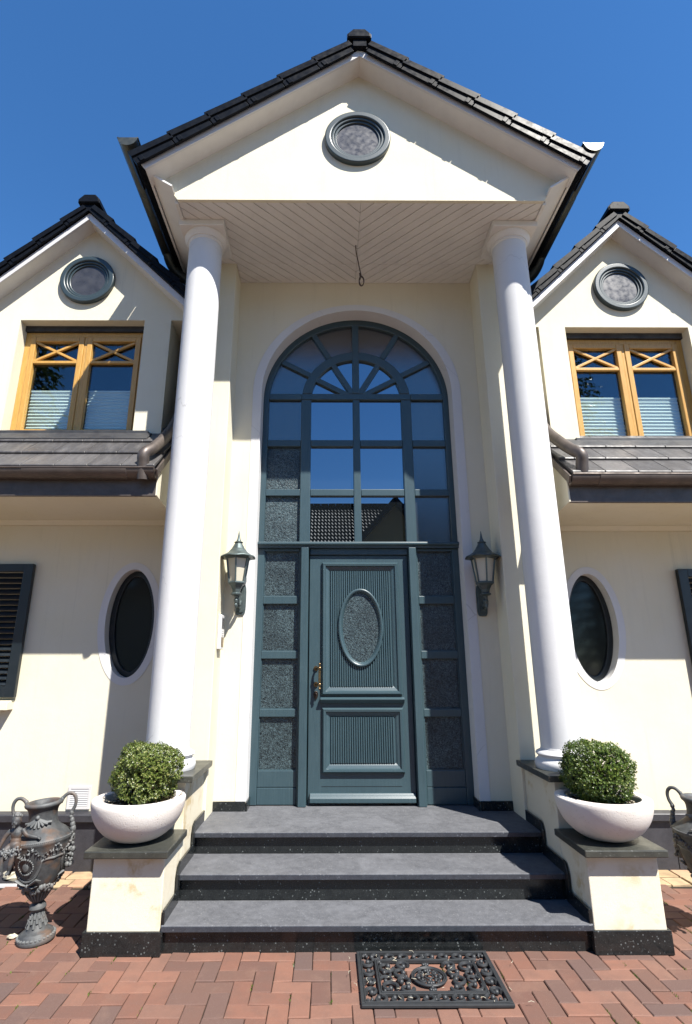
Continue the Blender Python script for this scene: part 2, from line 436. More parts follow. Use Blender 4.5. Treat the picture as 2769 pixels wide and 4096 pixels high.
# ================================================================== GROUND
g = MB().add([(-400, -400, -.02), (400, -400, -.02), (400, 400, -.02), (-400, 400, -.02)], [(0, 1, 2, 3)]).build('ground', 'far')
tag(g, kind='structure', label='paved forecourt reaching away from the house')
paving = MB().add([(-4.6, -6.6, -.012), (4.6, -6.6, -.012), (4.6, -.05, -.012), (-4.6, -.05, -.012)], [(0, 1, 2, 3)]).build('brick_paving', 'sand')
tag(paving, kind='structure', label='red clay brick paving laid in herringbone before the steps')
def to_px(p):
    q = m3.transposed() @ (Vector(p) - CAMP)
    if q.z > -.1: return None
    k = 1024 / 36 * 18.965
    return 346 - 14.5 + k * q.x / -q.z, 512 - k * q.y / -q.z, -q.z
def paver_mesh(name, lx, ly, h=.05):
    b = .004; a = lx / 2; c = ly / 2; i = (a - b); j = (c - b)
    vs = [(-a, -c, -h), (a, -c, -h), (a, c, -h), (-a, c, -h), (-a, -c, -b), (a, -c, -b), (a, c, -b), (-a, c, -b), (-i, -j, 0), (i, -j, 0), (i, j, 0), (-i, j, 0)]
    fs = [(0, 1, 5, 4), (1, 2, 6, 5), (2, 3, 7, 6), (3, 0, 4, 7), (4, 5, 9, 8), (5, 6, 10, 9), (6, 7, 11, 10), (7, 4, 8, 11), (8, 9, 10, 11)]
    return vs, fs
def mk(name, vs, fs, mat):
    me = bpy.data.meshes.new(name); me.from_pydata(vs, [], fs); me.materials.append(M[mat]); return me
gap = .0035
shapes = {'h': paver_mesh('p', .2 - gap, .1 - gap), 'v': paver_mesh('p', .1 - gap, .2 - gap)}
pm = {k: mk('paver', *v, 'brick') for k, v in shapes.items()}
cand = []
U = .1; OX, OY = -.067 - 4.2, -6.26
for i in range(0, 86):
    for j in range(0, 66):
        k = (i - j) % 4; x = OX + i * U; y = OY + j * U
        if k == 0: cx_, cy_, sh = x + .1, y + .05, 'h'
        elif k == 2: cx_, cy_, sh = x + .05, y, 'v'
        else: continue
        if cy_ > -.43: continue
        if abs(cx_) < 1.50 and cy_ > -1.24: continue
        cand.append((cx_, cy_, sh))
vis = []
for c in cand:
    q = to_px((c[0], c[1], 0))
    on = q and -12 < q[0] < 704 and -10 < q[1] < 1040
    vis.append((q[2] if on else 1e9, c))
vis.sort(key=lambda t: t[0])
rest = MB()
for n, (d, (x, y, sh)) in enumerate(vis):
    dz = random.gauss(0, .0016); rz = random.gauss(0, .010); tx, ty = random.gauss(0, .012), random.gauss(0, .012)
    if n < 300 and d < 1e8:
        o = bpy.data.objects.new('paver', pm[sh]); COL.objects.link(o); o.parent = paving
        o.location = (x, y, dz); o.rotation_euler = (tx, ty, rz)
    else:
        vs, fs = shapes[sh]; rest.add([(x + a, y + b, c + dz) for a, b, c in vs], fs)
tag(rest.build('paver_field', 'brick_mass', paving), kind='stuff')
# sandstone setts along the walls
for sd in (-1, 1):
    for row in range(2):
        x = 1.72
        while x < 3.6:
            wd = random.uniform(.14, .22); y0 = -.405 + row * .155
            b = MB(); k = random.uniform(-.004, .004); e = .008
            vs, fs = paver_mesh('s', wd - .012, .145)
            o = bpy.data.objects.new('sett', mk('sett', [(a + random.uniform(-.004, .004), c + random.uniform(-.004, .004), d_) for a, c, d_ in vs], fs, 'brick_yellow'))
            COL.objects.link(o); o.parent = paving; o.location = (sd * (x + wd / 2), y0 + .075, .002 + k); o.rotation_euler = (random.gauss(0, .012), random.gauss(0, .012), random.gauss(0, .02))
            x += wd
# moss tufts in the joints
mo = MB()
for _ in range(260):
    i = random.choice(vis[:300])[1]; x = i[0] + random.choice((-1, 1)) * (.1 if i[2] == 'h' else .05); y = i[1] + random.uniform(-.1, .1)
    if y > -1.42 and abs(x) < 1.8: continue
    if random.random() < .55: continue
    for q in range(random.randint(6, 16)):
        px, py = x + random.gauss(0, .004), y + random.gauss(0, .016); t = random.uniform(0, 6.3); h = random.uniform(.003, .010); ww = .003
        mo.add([(px - ww * math.cos(t), py - ww * math.sin(t), -.004), (px + ww * math.cos(t), py + ww * math.sin(t), -.004), (px + random.gauss(0, .003), py + random.gauss(0, .003), h)], [(0, 1, 2)])
tag(mo.build('moss', 'box'), label='small green moss tufts in the paver joints', cat='moss', kind='stuff')

# ================================================================== HOUSE
H = thing('house', (0, 0, 0), 'cream plastered villa with columned entrance portico and two gabled dormers', 'house')
YN, YP, YS, YG, YD = -.162, -.444, -.09, -1.226, -.30     # niche wall, bay front, side walls, gable, dormers
ZL, ZSO = .441, 5.475
CZ = 4.19
# --- niche wall with arched opening
b = MB(); ow = .95
for s in (-1, 1): b.box(s * ow, s * 1.215, YN, .30, 0, CZ)
a = arc(0, CZ, ow, ow, 0, math.pi, 40)
ts = sorted([math.pi * q / 48 for q in range(49)] + [math.atan2(5.6 - CZ, 1.213), math.pi - math.atan2(5.6 - CZ, 1.213)])
a = [(ow * math.cos(t), CZ + ow * math.sin(t)) for t in ts]
top = []
for t in ts:
    k_ = min(1.215 / abs(math.cos(t)) if abs(math.cos(t)) > 1e-6 else 1e9, (5.6 - CZ) / math.sin(t) if math.sin(t) > 1e-6 else 1e9)
    top.append((k_ * math.cos(t), CZ + k_ * math.sin(t)))
b.ring(top, a, YN, .30, closed=False)
b.build('niche_wall', 'cream', H)
# painted white surround and reveal lining
pts_o = [(1.035, ZL + .07)] + arc(0, CZ, 1.035, 1.015, 0, math.pi, 48) + [(-1.035, ZL + .07)]
pts_i = [(.9475, ZL + .07)] + arc(0, CZ, .9475, .9475, 0, math.pi, 48) + [(-.9475, ZL + .07)]
MB().ring(pts_o, pts_i, YN - .004, .02, closed=False, smooth=True).build('arch_surround', 'white_plaster', H)
# --- bay front walls (pilasters)
for s in (-1, 1):
    MB().box(s * 1.213, s * 1.66, YP, 1.6, 0, 5.60).build('bay_wall', 'cream', H, .006)
# --- side walls with oval windows
def oval(s):
    cx, cz = (-2.058, 1.942) if s < 0 else (2.093, 1.903)
    x0, x1 = (-5.2, -1.655) if s < 0 else (1.655, 5.2)
    a, bb = .220, .479
    A, B = rectloop(cx, cz, x0, x1, 0, 2.95, a, bb, 64)
    MB().ring(B, A, YS, YS + .3).build('side_wall', 'cream', H)
    MB().ring(loop(cx, cz, .280, .540), loop(cx, cz, a - .003, bb - .003), YS - .004, YS + .12, smooth=True).build('oval_surround', 'white_plaster', H)
    w_ = MB().ring(loop(cx, cz, a - .003, bb - .003), loop(cx, cz, a - .055, bb - .055), YS + .095, YS + .16, smooth=True).build('oval_window', 'teal_dark', H, .006)
    p = loop(cx, cz, a - .05, bb - .05); MB().prism(p, 'y', YS + .118, YS + .126).build('pane', 'glass_dark', w_)
for s in (-1, 1): oval(s)
# --- plinth of the side walls
for s in (-1, 1):
    x = 1.66
    while x < 4.4:
        x2 = x + .86
        MB().box(s * (x + .003), s * (x2 - .003), YS - .018, YS + .01, -.05, .358).build('plinth_slab', 'slate', H, .002)
        MB().prism([(YS - .055, .358), (YS + .01, .358), (YS + .01, .430), (YS - .045, .415), (YS - .055, .407)], 'x', s * (x + .002), s * (x2 - .002)).build('plinth_cap', 'slate', H, .003)
        x = x2
# --- arched window + door unit
def barset(parent, mat, items, y0, y1, name='glazing_bar', bev=.005):
    for it in items: MB().box(it[0], it[1], y0, y1, it[2], it[3]).build(name, mat, parent, bev)
fo = [(.950, 2.685)] + arc(0, CZ, .950, .950, 0, math.pi, 56) + [(-.950, 2.685)]
fi = [(.893, 2.685)] + arc(0, CZ, .893, .875, 0, math.pi, 56) + [(-.893, 2.685)]
AW = MB().ring(fo, fi, 0, .08, closed=False, smooth=True).build('arched_window', 'teal', H, .006)
AW['label'] = 'tall arched fanlight window with blue sky reflected in its panes'
def sector(r0, r1, t0, t1, n=10):
    o = arc(0, CZ, r1, r1, t0, t1, n)
    return o + (arc(0, CZ, r0, r0, t1, t0, n) if r0 > .01 else [(0, CZ)])
# mullions
for x0, x1 in ((-.560, -.460), (-.035, .035), (.460, .560)):
    zt = CZ if abs(x0) > .1 else 4.19
    MB().box(x0, x1, -.004, .07, 2.688, 4.19).build('mullion', 'teal', AW, .006)
MB().box(-.035, .035, -.004, .07, 4.262, 5.07).build('mullion', 'teal', AW, .006)
for zz in ((4.192, 4.260), (3.676, 3.746), (3.158, 3.226)):
    for x0, x1 in ((-.893, -.562), (-.458, -.037), (.037, .458), (.562, .893)):
        MB().box(x0, x1, .0, .068, *zz).build('glazing_bar', 'teal', AW, .005)
MB().box(-.56, .56, -.002, .066, 4.1925, 4.2595).build('glazing_bar', 'teal', AW, .005)
ro = arc(0, CZ, .556, .556, .13, math.pi - .13, 40); ri = arc(0, CZ, .462, .462, .155, math.pi - .155, 40)
MB().ring(ro, ri, -.001, .067, closed=False, smooth=True).build('fan_ring', 'teal', AW, .005)
for k, t in enumerate((30, 60, 120, 150)):
    t = R(t); c, s_ = math.cos(t), math.sin(t); hw = .027
    for r0, r1 in ((.09, .47), (.55, .882)):
        P = [(c * r0 - s_ * hw, CZ + .01 + s_ * r0 + c * hw), (c * r0 + s_ * hw, CZ + .01 + s_ * r0 - c * hw), (c * r1 + s_ * hw, CZ + s_ * r1 - c * hw), (c * r1 - s_ * hw, CZ + s_ * r1 + c * hw)]
        MB().prism(P, 'y', .001, .064).build('glazing_bar', 'teal', AW, .004)
MB().box(-.08, .08, .0005, .066, 4.26, 4.31).build('glazing_bar', 'teal', AW, .004)
yp0, yp1 = .034, .042
for k in range(6):
    t0, t1 = R(30 * k), R(30 * k + 30)
    MB().prism(sector(0, .50, t0, t1), 'y', yp0, yp1).build('pane', 'glass', AW)
    MB().prism(sector(.51, .92, t0, t1), 'y', yp0, yp1).build('pane', 'glass_shaded', AW)
for (z0, z1) in ((2.69, 3.19), (3.19, 3.71), (3.71, 4.22)):
    for x0, x1, g_ in ((-.91, -.52, 'glass_tex'), (-.50, -.002, 'glass'), (.002, .50, 'glass'), (.52, .91, 'glass_shaded')):
        if g_ == 'glass_tex' and z0 > 3.6: g_ = 'glass_shaded'
        if g_ == 'glass_shaded' and x0 < 0: g_ = 'glass_shaded'
        MB().box(x0, x1, yp0, yp1, z0 + .002, z1 - .002).build('pane', g_, AW)
MB().prism([(-.05, 2.690), (-.055, 2.680), (-.055, 2.665), (-.03, 2.650), (-.03, 2.635), (.08, 2.635), (.08, 2.690)], 'x', -.975, .975).build('transom_ledge', 'teal', H, .003)
# side lights
for s in (-1, 1):
    sl_ = MB().box(s * .885, s * .950, .0, .09, ZL + .005, 2.635).box(s * .540, s * .552, .0, .09, ZL + .005, 2.635).build('side_light', 'teal', H, .004)
    zz = [(2.608, 2.634), (2.115, 2.186), (1.628, 1.695), (1.139, 1.203), (.582, .710), (ZL + .006, .578)]
    for z0, z1 in zz: MB().box(s * .553, s * .884, .002 if z1 > .72 else .008, .085, z0, z1).build('cross_rail', 'teal', sl_, .004)
    for z0, z1 in ((2.186, 2.608), (1.695, 2.115), (1.203, 1.628), (.710, 1.139)):
        MB().box(s * .552, s * .885, .034, .042, z0 - .003, z1 + .003).build('pane', 'glass_tex', sl_)
        for q in ((.553, .560, z0, z1), (.877, .884, z0, z1)): MB().box(s * q[0], s * q[1], .014, .034, q[2], q[3]).build('glazing_bead', 'teal', sl_)
        MB().box(s * .560, s * .877, .014, .034, z0, z0 + .006).build('glazing_bead', 'teal', sl_)
    MB().prism([(-.055, .468 + .005), (-.06, .475), (-.06, .530), (-.055, .535), (-.04, .541), (.06, .541), (.06, .466), (-.04, .466)], 'x', 0, 1) if False else None
    P = [(s * .466, -.035), (s * .472, -.052), (s * .534, -.052), (s * .541, -.035), (s * .541, .08), (s * .466, .08)]
    MB().prism(P, 'z', ZL + .002, 2.634).build('door_post', 'teal', H, .003)
MB().box(-.455, .465, .0, .08, 2.575, 2.634).build('door_head', 'teal', H, .004)
# door leaf
DR = MB().box(-.457, .463, .022, .08, ZL + .012, 2.573).build('entrance_door', 'teal', H, .004)
DR['label'] = 'dark teal panelled front door with oval patterned window'
YD0 = .022
def frame_moulding(x0, x1, z0, z1, wdt, hgt, name='panel_moulding'):
    # mitred frame with stepped profile: (inset, projection)
    prof = [(0, 0), (0, hgt * .55), (wdt * .18, hgt), (wdt * .42, hgt * .92), (wdt * .50, hgt * .55), (wdt * .80, hgt * .30), (wdt, 0.)]
    m_ = MB(); L = []
    for ins, pr_ in prof: L.append([(x0 + ins, YD0 - pr_, z0 + ins), (x1 - ins, YD0 - pr_, z0 + ins), (x1 - ins, YD0 - pr_, z1 - ins), (x0 + ins, YD0 - pr_, z1 - ins)])
    vs = [p for l in L for p in l]; fs = []
    for k in range(len(prof) - 1):
        for i in range(4):
            j = (i + 1) % 4; fs.append((k * 4 + i, k * 4 + j, (k + 1) * 4 + j, (k + 1) * 4 + i))
    m_.add(vs, fs); return m_.build(name, 'teal', DR)
frame_moulding(-.343, .372, 1.317, 2.500, .078, .036)
frame_moulding(-.336, .374, .690, 1.213, .075, .036)
OC, OZ, OA, OB = .012, 1.905, .205, .35
def reeds(x0, x1, z0, z1, hole=False):
    n = 28; p = (x1 - x0) / n
    for i in range(n):
        xc = x0 + (i + .5) * p; segs = [(z0, z1)]
        if hole and abs(xc - OC) < OA - .012:
            h = OB * math.sqrt(1 - ((xc - OC) / OA) ** 2) - .012; segs = [(z0, OZ - h), (OZ + h, z1)]
        for a_, c_ in segs:
            m_ = MB(); k = 6
            pl = [(xc + p * .46 * math.cos(math.pi * q / k), YD0 - .003 - .013 * math.sin(math.pi * q / k)) for q in range(k + 1)]
            pl = [(xc + p * .46, YD0 + .002)] + pl + [(xc - p * .46, YD0 + .002)]
            m_.prism(pl, 'z', a_, c_, smooth=False).build('reed', 'teal', DR)
reeds(-.265, .292, 1.390, 2.420, True)
reeds(-.263, .292, .768, 1.136)
prof = [(.205, .0), (.205, .028), (.198, .036), (.188, .036), (.178, .028), (.170, .018), (.163, .006), (.160, .0)]
m_ = MB(); n = 64; vs = []; fs = []
for k, (ra, pr_) in enumerate(prof):
    for i in range(n):
        t = 2 * math.pi * i / n; vs.append((OC + ra * math.cos(t), YD0 - pr_, OZ + (ra + .145) * math.sin(t)))
for k in range(len(prof) - 1):
    for i in range(n):
        j = (i + 1) % n; fs.append((k * n + i, (k + 1) * n + i, (k + 1) * n + j, k * n + j))
m_.add(vs, fs, True).build('oval_frame', 'teal', DR)
MB().prism(loop(OC, OZ, .165, .31), 'y', YD0 - .006, YD0 - .001).build('oval_pane', 'glass_tex', DR)
MB().prism([(YD0, 1.299), (YD0 - .030, 1.301), (YD0 - .052, 1.288), (YD0 - .052, 1.280), (YD0 - .030, 1.262), (YD0 - .018, 1.249), (YD0, 1.247)], 'x', -.352, .386).build('lock_rail', 'teal', DR, .002)
MB().prism([(YD0, .536), (YD0 - .02, .536), (YD0 - .03, .520), (YD0 - .036, .518), (YD0 - .048, .500), (YD0 - .048, .468), (YD0, .466)], 'x', -.436, .452).build('weather_board', 'teal', DR, .002)
for s, x in ((0, -.3), (1, .3)): MB().box(-.34, .345, YD0 - .0012, YD0 + .001, .582, .586).build('panel_joint', 'teal_dark', DR) if s == 0 else None
hd = MB()
hx, hy = -.358, -.062
for zz in (1.545, 1.409):
    hd.tube([(-.392, YD0, zz), (-.392, YD0 - .012, zz)], .021, 16)
    hd.tube([(-.392, YD0 - .01, zz), (-.385, -.025, zz), (-.370, -.052, zz), (hx, hy, zz)], .0095, 10)
    hd.ball((hx, hy, zz), .0165, 12, 8)
hd.tube([(hx, hy, 1.38), (hx, hy, 1.575)], .0085, 12)
for zz in (1.374, 1.581): hd.ball((hx, hy, zz), .011, 10, 7)
for zz in (1.437, 1.516): hd.tube([(hx, hy, zz - .006), (hx, hy, zz + .006)], .0125, 12)
hd.tube([(hx, hy, 1.44), (hx, hy, 1.512)], .0110, 12)
hd.build('pull_handle', 'brass', DR)
k = MB().prism([(-.392 + .020 * math.cos(t * .3927) * (1 + .2 * math.sin(t * .3927)), 1.318 + .034 * math.sin(t * .3927)) for t in range(16)], 'y', YD0 - .012, YD0)
k.tube([(-.392, YD0 - .02, 1.325), (-.392, YD0 - .01, 1.325)], .009, 12); k.build('key_plate', 'dark_brass', DR, .002)
MB().box(-.95, .95, .06, .30, ZL - .03, ZL + .006).build('door_sill', 'white_paint', H)
MB().box(-1.2, 1.2, .095, .115, .40, 5.2).build('room_backing', 'interior', H)
# niche skirting
for s in (-1, 1):
    MB().box(s * .952, s * 1.212, YN - .015, YN - .001, ZL + .001, ZL + .072).build('skirting_tile', 'granite', H, .002)
    MB().box(s * .934, s * .9465, YN - .014, -.003, ZL + .001, ZL + .072).build('skirting_tile', 'granite', H, .002)

# --- portico: gable wall, soffit, roof, gutters, columns
sl_t = .717
def roofz(x, z0=6.955): return z0 - sl_t * abs(x)
MB().prism([(-1.60, ZSO), (1.60, ZSO), (1.64, 5.53), (1.822, 5.648), (0, 6.955), (-1.822, 5.648), (-1.64, 5.53)], 'y', YG, YG + .03).build('gable_wall', 'cream', H)
SF = MB().box(-1.62, 1.62, YG + .031, .0, ZSO + .014, ZSO + .06).build('portico_soffit', 'cable', H)
def clip(poly, f):
    out = []
    for i in range(len(poly)):
        p, q = poly[i], poly[(i + 1) % len(poly)]; a_, c_ = f(p), f(q)
        if a_ >= 0: out.append(p)
        if (a_ >= 0) != (c_ >= 0):
            t = a_ / (a_ - c_); out.append((p[0] + (q[0] - p[0]) * t, p[1] + (q[1] - p[1]) * t))
    return out
def soffit_boards(xa, xb, ya, yb):
    pit = .1185; d = (math.sqrt(.5), math.sqrt(.5))
    for sgn in (-1, 1):
        for i in range(-30, 30):
            u0, u1 = i * pit + .004, (i + 1) * pit - .004       # x intercept along y = ya
            P = [(u0, ya), (u1, ya), (u1 + 3, ya + 2.75), (u0 + 3, ya + 2.75)]
            P = [(u0 - 3, ya - 2.75), (u1 - 3, ya - 2.75), (u1 + 3, ya + 2.75), (u0 + 3, ya + 2.75)]
            for f in (lambda p: p[0] - xa, lambda p: xb - p[0], lambda p: p[1] - ya, lambda p: yb - p[1]):
                P = clip(P, f)
                if len(P) < 3: break
            if len(P) < 3: continue
            ar = abs(sum(P[k][0] * P[(k + 1) % len(P)][1] - P[(k + 1) % len(P)][0] * P[k][1] for k in range(len(P)))) / 2
            if ar < .0006: continue
            if sgn > 0: P = [(-x, y) for x, y in P]
            dz = random.uniform(-.0012, .0012)
            MB().prism(P, 'z', ZSO + dz, ZSO + .0145).build('soffit_board', 'trim', SF, .0025, 1)
soffit_boards(-1.598, -.001, YG + .031, YP - .002)
soffit_boards(-1.211, -.001, YP + .001, YN - .002)
def slope_pts(s, a, c):   # helper: local slope frame of the portico roof: a along slope from ridge, c normal
    th = math.atan(sl_t); return s * (a * math.cos(th) + c * math.sin(th)), 7.007 - a * math.sin(th) + c * math.cos(th)
th = math.atan(sl_t); LS = 1.875 / math.cos(th)
YV = -1.41
for s in (-1, 1):
    P = [slope_pts(s, -.0, .0), slope_pts(s, LS, .0), slope_pts(s, LS, -.066), slope_pts(s, .045 * 0, -.066)]
    P = [(0, 7.007), (s * 1.875, 7.007 - sl_t * 1.875), (s * 1.835, 7.007 - sl_t * 1.835 - .080), (0, 6.927)]
    MB().prism(P, 'y', YV, YV + .022).build('verge_board', 'white_paint', H, .002)
    P = [(s * .0, 6.945), (s * 1.83, 6.945 - sl_t * 1.83), (s * 1.83, 6.929 - sl_t * 1.83), (s * .0, 6.929)]
    MB().prism(P, 'y', YV + .022, YG).build('verge_soffit', 'trim', H)
    RF = MB().prism([slope_pts(s, 0, .02), slope_pts(s, LS + .03, .02), slope_pts(s, LS + .03, .085), slope_pts(s, 0, .085)], 'y', YV - .02, 2.6).build('portico_roof', 'tile_gloss', H)
    L_ = .378; nT = 6
    for i in range(nT):
        a0 = LS + .045 - (nT - i) * L_; a1 = a0 + L_
        P = [slope_pts(s, a0 - .02, .030), slope_pts(s, a1, .050), slope_pts(s, a1, .114), slope_pts(s, a0 - .02, .090)]
        m_ = MB().prism(P, 'y', -1.465, -1.13)
        P = [slope_pts(s, a0 + .004, -.028), slope_pts(s, a1 - .004, -.028), slope_pts(s, a1 - .004, .06), slope_pts(s, a0 + .004, .04)]
        m_.prism(P, 'y', -1.452, -1.425)
        P = [slope_pts(s, a1 - .085, -.026), slope_pts(s, a1 - .045, -.026), slope_pts(s, a1 - .045, .03), slope_pts(s, a1 - .085, .03)]
        m_.prism(P, 'y', -1.459, -1.453)
        m_.build('verge_tile', 'tile_gloss', RF, .010, 3)
    # eave box under the portico side
    gx = 1.985 if s < 0 else 1.965; gz = 5.868 if s < 0 else 5.832
    MB().prism([(s * 1.82, 5.645), (s * 1.635, 5.525), (s * 1.625, 5.54), (s * 1.81, 5.665)], 'y', -1.315, .4).build('eave_board', 'trim', H, .003)
    MB().prism([(s * 1.625, 5.54), (s * 1.600, ZSO - .002), (s * 1.580, ZSO - .002), (s * 1.60, 5.56)], 'y', YG - .0, .4).build('eave_board', 'trim', H, .002) if False else None
    MB().prism([(s * 1.845, 5.80), (s * 1.845, 5.63), (s * 1.825, 5.63), (s * 1.825, 5.80)], 'y', YV + .03, .4).build('eave_board', 'trim', H, .003)
    MB().box(s * 1.599, s * 1.63, YG + .031, .3, ZSO - .012, 5.56).build('eave_board', 'trim', H, .003)
    # gutter
    gr = .083; gm = MB(); n = 18
    vs = []; yy = [(-1.475, 0), (-.95, -.006), (-.948, -.006), (-.2, -.03)]
    for (y, dz), ex in zip(yy, (0, 0, .004, .004)):
        for r_ in (gr + ex, gr - .004):
            for q in range(n + 1):
                t = math.pi + math.pi * q / n; vs.append((s * gx + r_ * math.cos(t), y, gz + dz + r_ * math.sin(t)))
    N = n + 1; fs = []
    for k in range(3):
        for q in range(n):
            a_ = k * 2 * N + q; c_ = (k + 1) * 2 * N + q
            fs += [(a_, c_, c_ + 1, a_ + 1), (a_ + N, a_ + N + 1, c_ + N + 1, c_ + N)]
    gm.add(vs, fs, True)
    gm.prism([(s * gx + gr * math.cos(math.pi + math.pi * q / n), gz + gr * math.sin(math.pi + math.pi * q / n)) for q in range(n + 1)], 'y', -1.478, -1.474)
    for e in (-1, 1): gm.tube([(s * gx + e * gr, -1.477, gz), (s * gx + e * gr, -.2, gz - .03)], .008, 8)
    gt = gm.build('portico_gutter', 'zinc', H)
    MB().tube(smooth_path([(s * gx, -.25, gz - .04), (s * gx, -.2, gz - .12), (s * (gx - .06), -.12, gz - .22), (s * (gx - .22), -.06, gz - .34), (s * 1.73, -.02, gz - .50), (s * 1.72, -.02, 4.7)], 4), .055, 14).build('downpipe', 'zinc', H)
    # pipe over the lower roof
    MB().tube(smooth_path([(s * 1.72, -.02, 4.75), (s * 1.70, -.10, 4.25), (s * 1.715, -.40, 3.72), (s * 1.725, -.64, 3.47), (s * 1.75, -.83, 3.30), (s * 1.785, -.90, 3.23), (s * 1.79, -.885, 3.15), (s * 1.79, -.86, 3.02)], 4), .048, 16).build('copper_downpipe', 'copper', H)
# ridge tiles of the portico
def ridge(parent, cx, zc, y0, y1, mat='tile_gloss', wd=.105, L_=.40):
    y = y0; i = 0
    while y < y1:
        f = 1 if i else 1.06
        P = [(cx - wd * f, zc), (cx - wd * f, zc + .045), (cx - .055 * f, zc + .10 * f), (cx + .055 * f, zc + .10 * f), (cx + wd * f, zc + .045), (cx + wd * f, zc)]
        m_ = MB().prism(P, 'y', y, min(y + L_, y1))
        if i == 0:
            Q = [(cx + (x - cx) * .9, zc + .008 + (z - zc) * .86) for x, z in P]; m_.prism(Q, 'y', y - .008, y)
        m_.build('ridge_tile', mat, parent, .008, 2); y += L_ - .02; i += 1
RD = MB().box(-.06, .06, -1.455, 2.5, 6.99, 7.075).build('portico_ridge', 'tile_gloss', H)
ridge(RD, -.005, 7.070, -1.468, 1.0)
# columns
colp = [(.196, .0), (.200, .012), (.204, .030), (.198, .052), (.183, .066), (.176, .072), (.176, .080), (.186, .088), (.192, .098), (.186, .110), (.170, .118), (.158, .124), (.1535, .140)]
for s, cx in ((-1, -1.437), (1, 1.415)):
    cy = -.80; z0 = .863
    cl = MB().lathe([(.1535, z0 + .135), (.154, 2.0), (.1535, 4.0), (.1515, 5.36)], 64, (cx, cy, 0)).build('column', 'white_plaster', H)
    cl['label'] = 'smooth round white column on the %s of the entrance' % ('left' if s < 0 else 'right')
    MB().lathe([(r_, z0 + z) for r_, z in colp], 64, (cx, cy, 0)).build('column_base', 'white_plaster', cl)
    MB().lathe([(.152, 5.335), (.160, 5.345), (.160, 5.358), (.170, 5.362), (.172, 5.372), (.185, 5.385), (.194, 5.400), (.196, 5.410), (.196, 5.413)], 64, (cx, cy, 0)).build('capital', 'trim', cl)
    MB().box(cx - .203, cx + .203, cy - .213, cy + .213, 5.413, ZSO - .001).build('abacus', 'trim', cl, .004)
# --- lower roof and eaves
def lower(s):
    first = set(bpy.data.objects)
    xe = 1.69; x1 = 4.6; t45 = math.tan(R(45))
    y0, z0 = -.885, 3.095
    RFm = MB().prism([(y0 + .03, z0 - .06), (2.2, z0 - .09 + 3.085 * .933), (2.2, z0 - .04 + 3.085 * .933), (y0 + .03, z0 - .01)], 'x', s * xe, s * x1).build('main_roof', 'tile_flat', H)
    RFm['label'] = 'lower roof slope of flat grey tiles, %s side' % ('left' if s < 0 else 'right')
    cR, sR = math.cos(R(43)), math.sin(R(43)); ex = .29
    me = {}
    def tile_at(x, wd, i, off):
        m_ = MB(); sa = i * ex; L_ = .37
        def q(a, n_): return (y0 + (a * cR - n_ * sR), z0 + (a * sR + n_ * cR))
        P = [q(sa, .018), q(sa + L_, .000), q(sa + L_, .018), q(sa + .012, .046), q(sa, .040)]
        m_.prism(P, 'x', s * (x + .002), s * (x + wd - .002))
        return m_.build('roof_tile', 'tile_flat', RFm, .004, 2)
    for i in range(3):
        x = xe - (.0 if i % 2 == 0 else .135)
        while x < 3.95:
            a = max(x, xe); e = min(x + .27, 3.95)
            if e - a > .03: tile_at(a, e - a, i, 0)
            x += .27
    for i in range(3, 11): tile_at(xe, .19, i, 0)
    # fascia, soffit, ledge
    MB().box(s * xe, s * x1, -.815, -.792, 2.895, 3.085).build('eave_fascia', 'copper', H, .003)
    MB().prism([(-.795, 2.925), (-.795, 2.894), (-.155, 2.868), (-.155, 2.92)], 'x', s * xe, s * x1).build('eave_soffit', 'cream', H)
    MB().prism([(-.165, 2.89), (-.165, 2.862), (-.135, 2.828), (YS + .01, 2.828), (YS + .01, 2.92)], 'x', s * xe, s * x1).build('eave_ledge', 'cream', H)
    MB().prism([(-.82, 3.07), (-.82, 2.90), (-.16, 2.83), (-.10, 2.83), (-.10, 3.70), (-.20, 3.68)], 'x', s * (xe - .012), s * (xe - .001)).build('eave_end', 'cream', H)
    MB().prism([(-.915, 3.09), (-.885, 3.035), (.2, 4.05), (.2, 4.14)], 'x', s * (xe - .03), s * (xe - .013)).build('verge_flashing', 'copper', H, .003)
    # half-round gutter
    gr = .075; gy, gz = -.845, 3.105; n = 18; N = n + 1; vs = []; fs = []
    xs = [(xe + .0, 0), (xe + .22, 0), (xe + .222, .004), (2.75, .004), (2.752, 0), (x1, 0)]
    for x, e in xs:
        for r_ in (gr + e, gr - .004):
            for q in range(N):
                t = math.pi + math.pi * q / n; vs.append((s * x, gy + r_ * math.cos(t), gz + r_ * math.sin(t)))
    for k in range(len(xs) - 1):
        for q in range(n):
            a_ = k * 2 * N + q; c_ = a_ + 2 * N; fs += [(a_, c_, c_ + 1, a_ + 1), (a_ + N, a_ + N + 1, c_ + N + 1, c_ + N)]
    gm = MB().add(vs, fs, True)
    gm.prism([(gy + gr * math.cos(math.pi + math.pi * q / n), gz + gr * math.sin(math.pi + math.pi * q / n)) for q in range(N)], 'x', s * (xe - .004), s * (xe + .001))
    gm.tube([(s * xe, gy - gr, gz), (s * x1, gy - gr, gz)], .008, 8)
    gm.build('lower_gutter', 'copper', H)
    if s > 0:                      # the right-hand eave sits a little lower
        for o in set(bpy.data.objects) - first:
            if o.parent == H: o.location.z -= .05
for s in (-1, 1): lower(s)
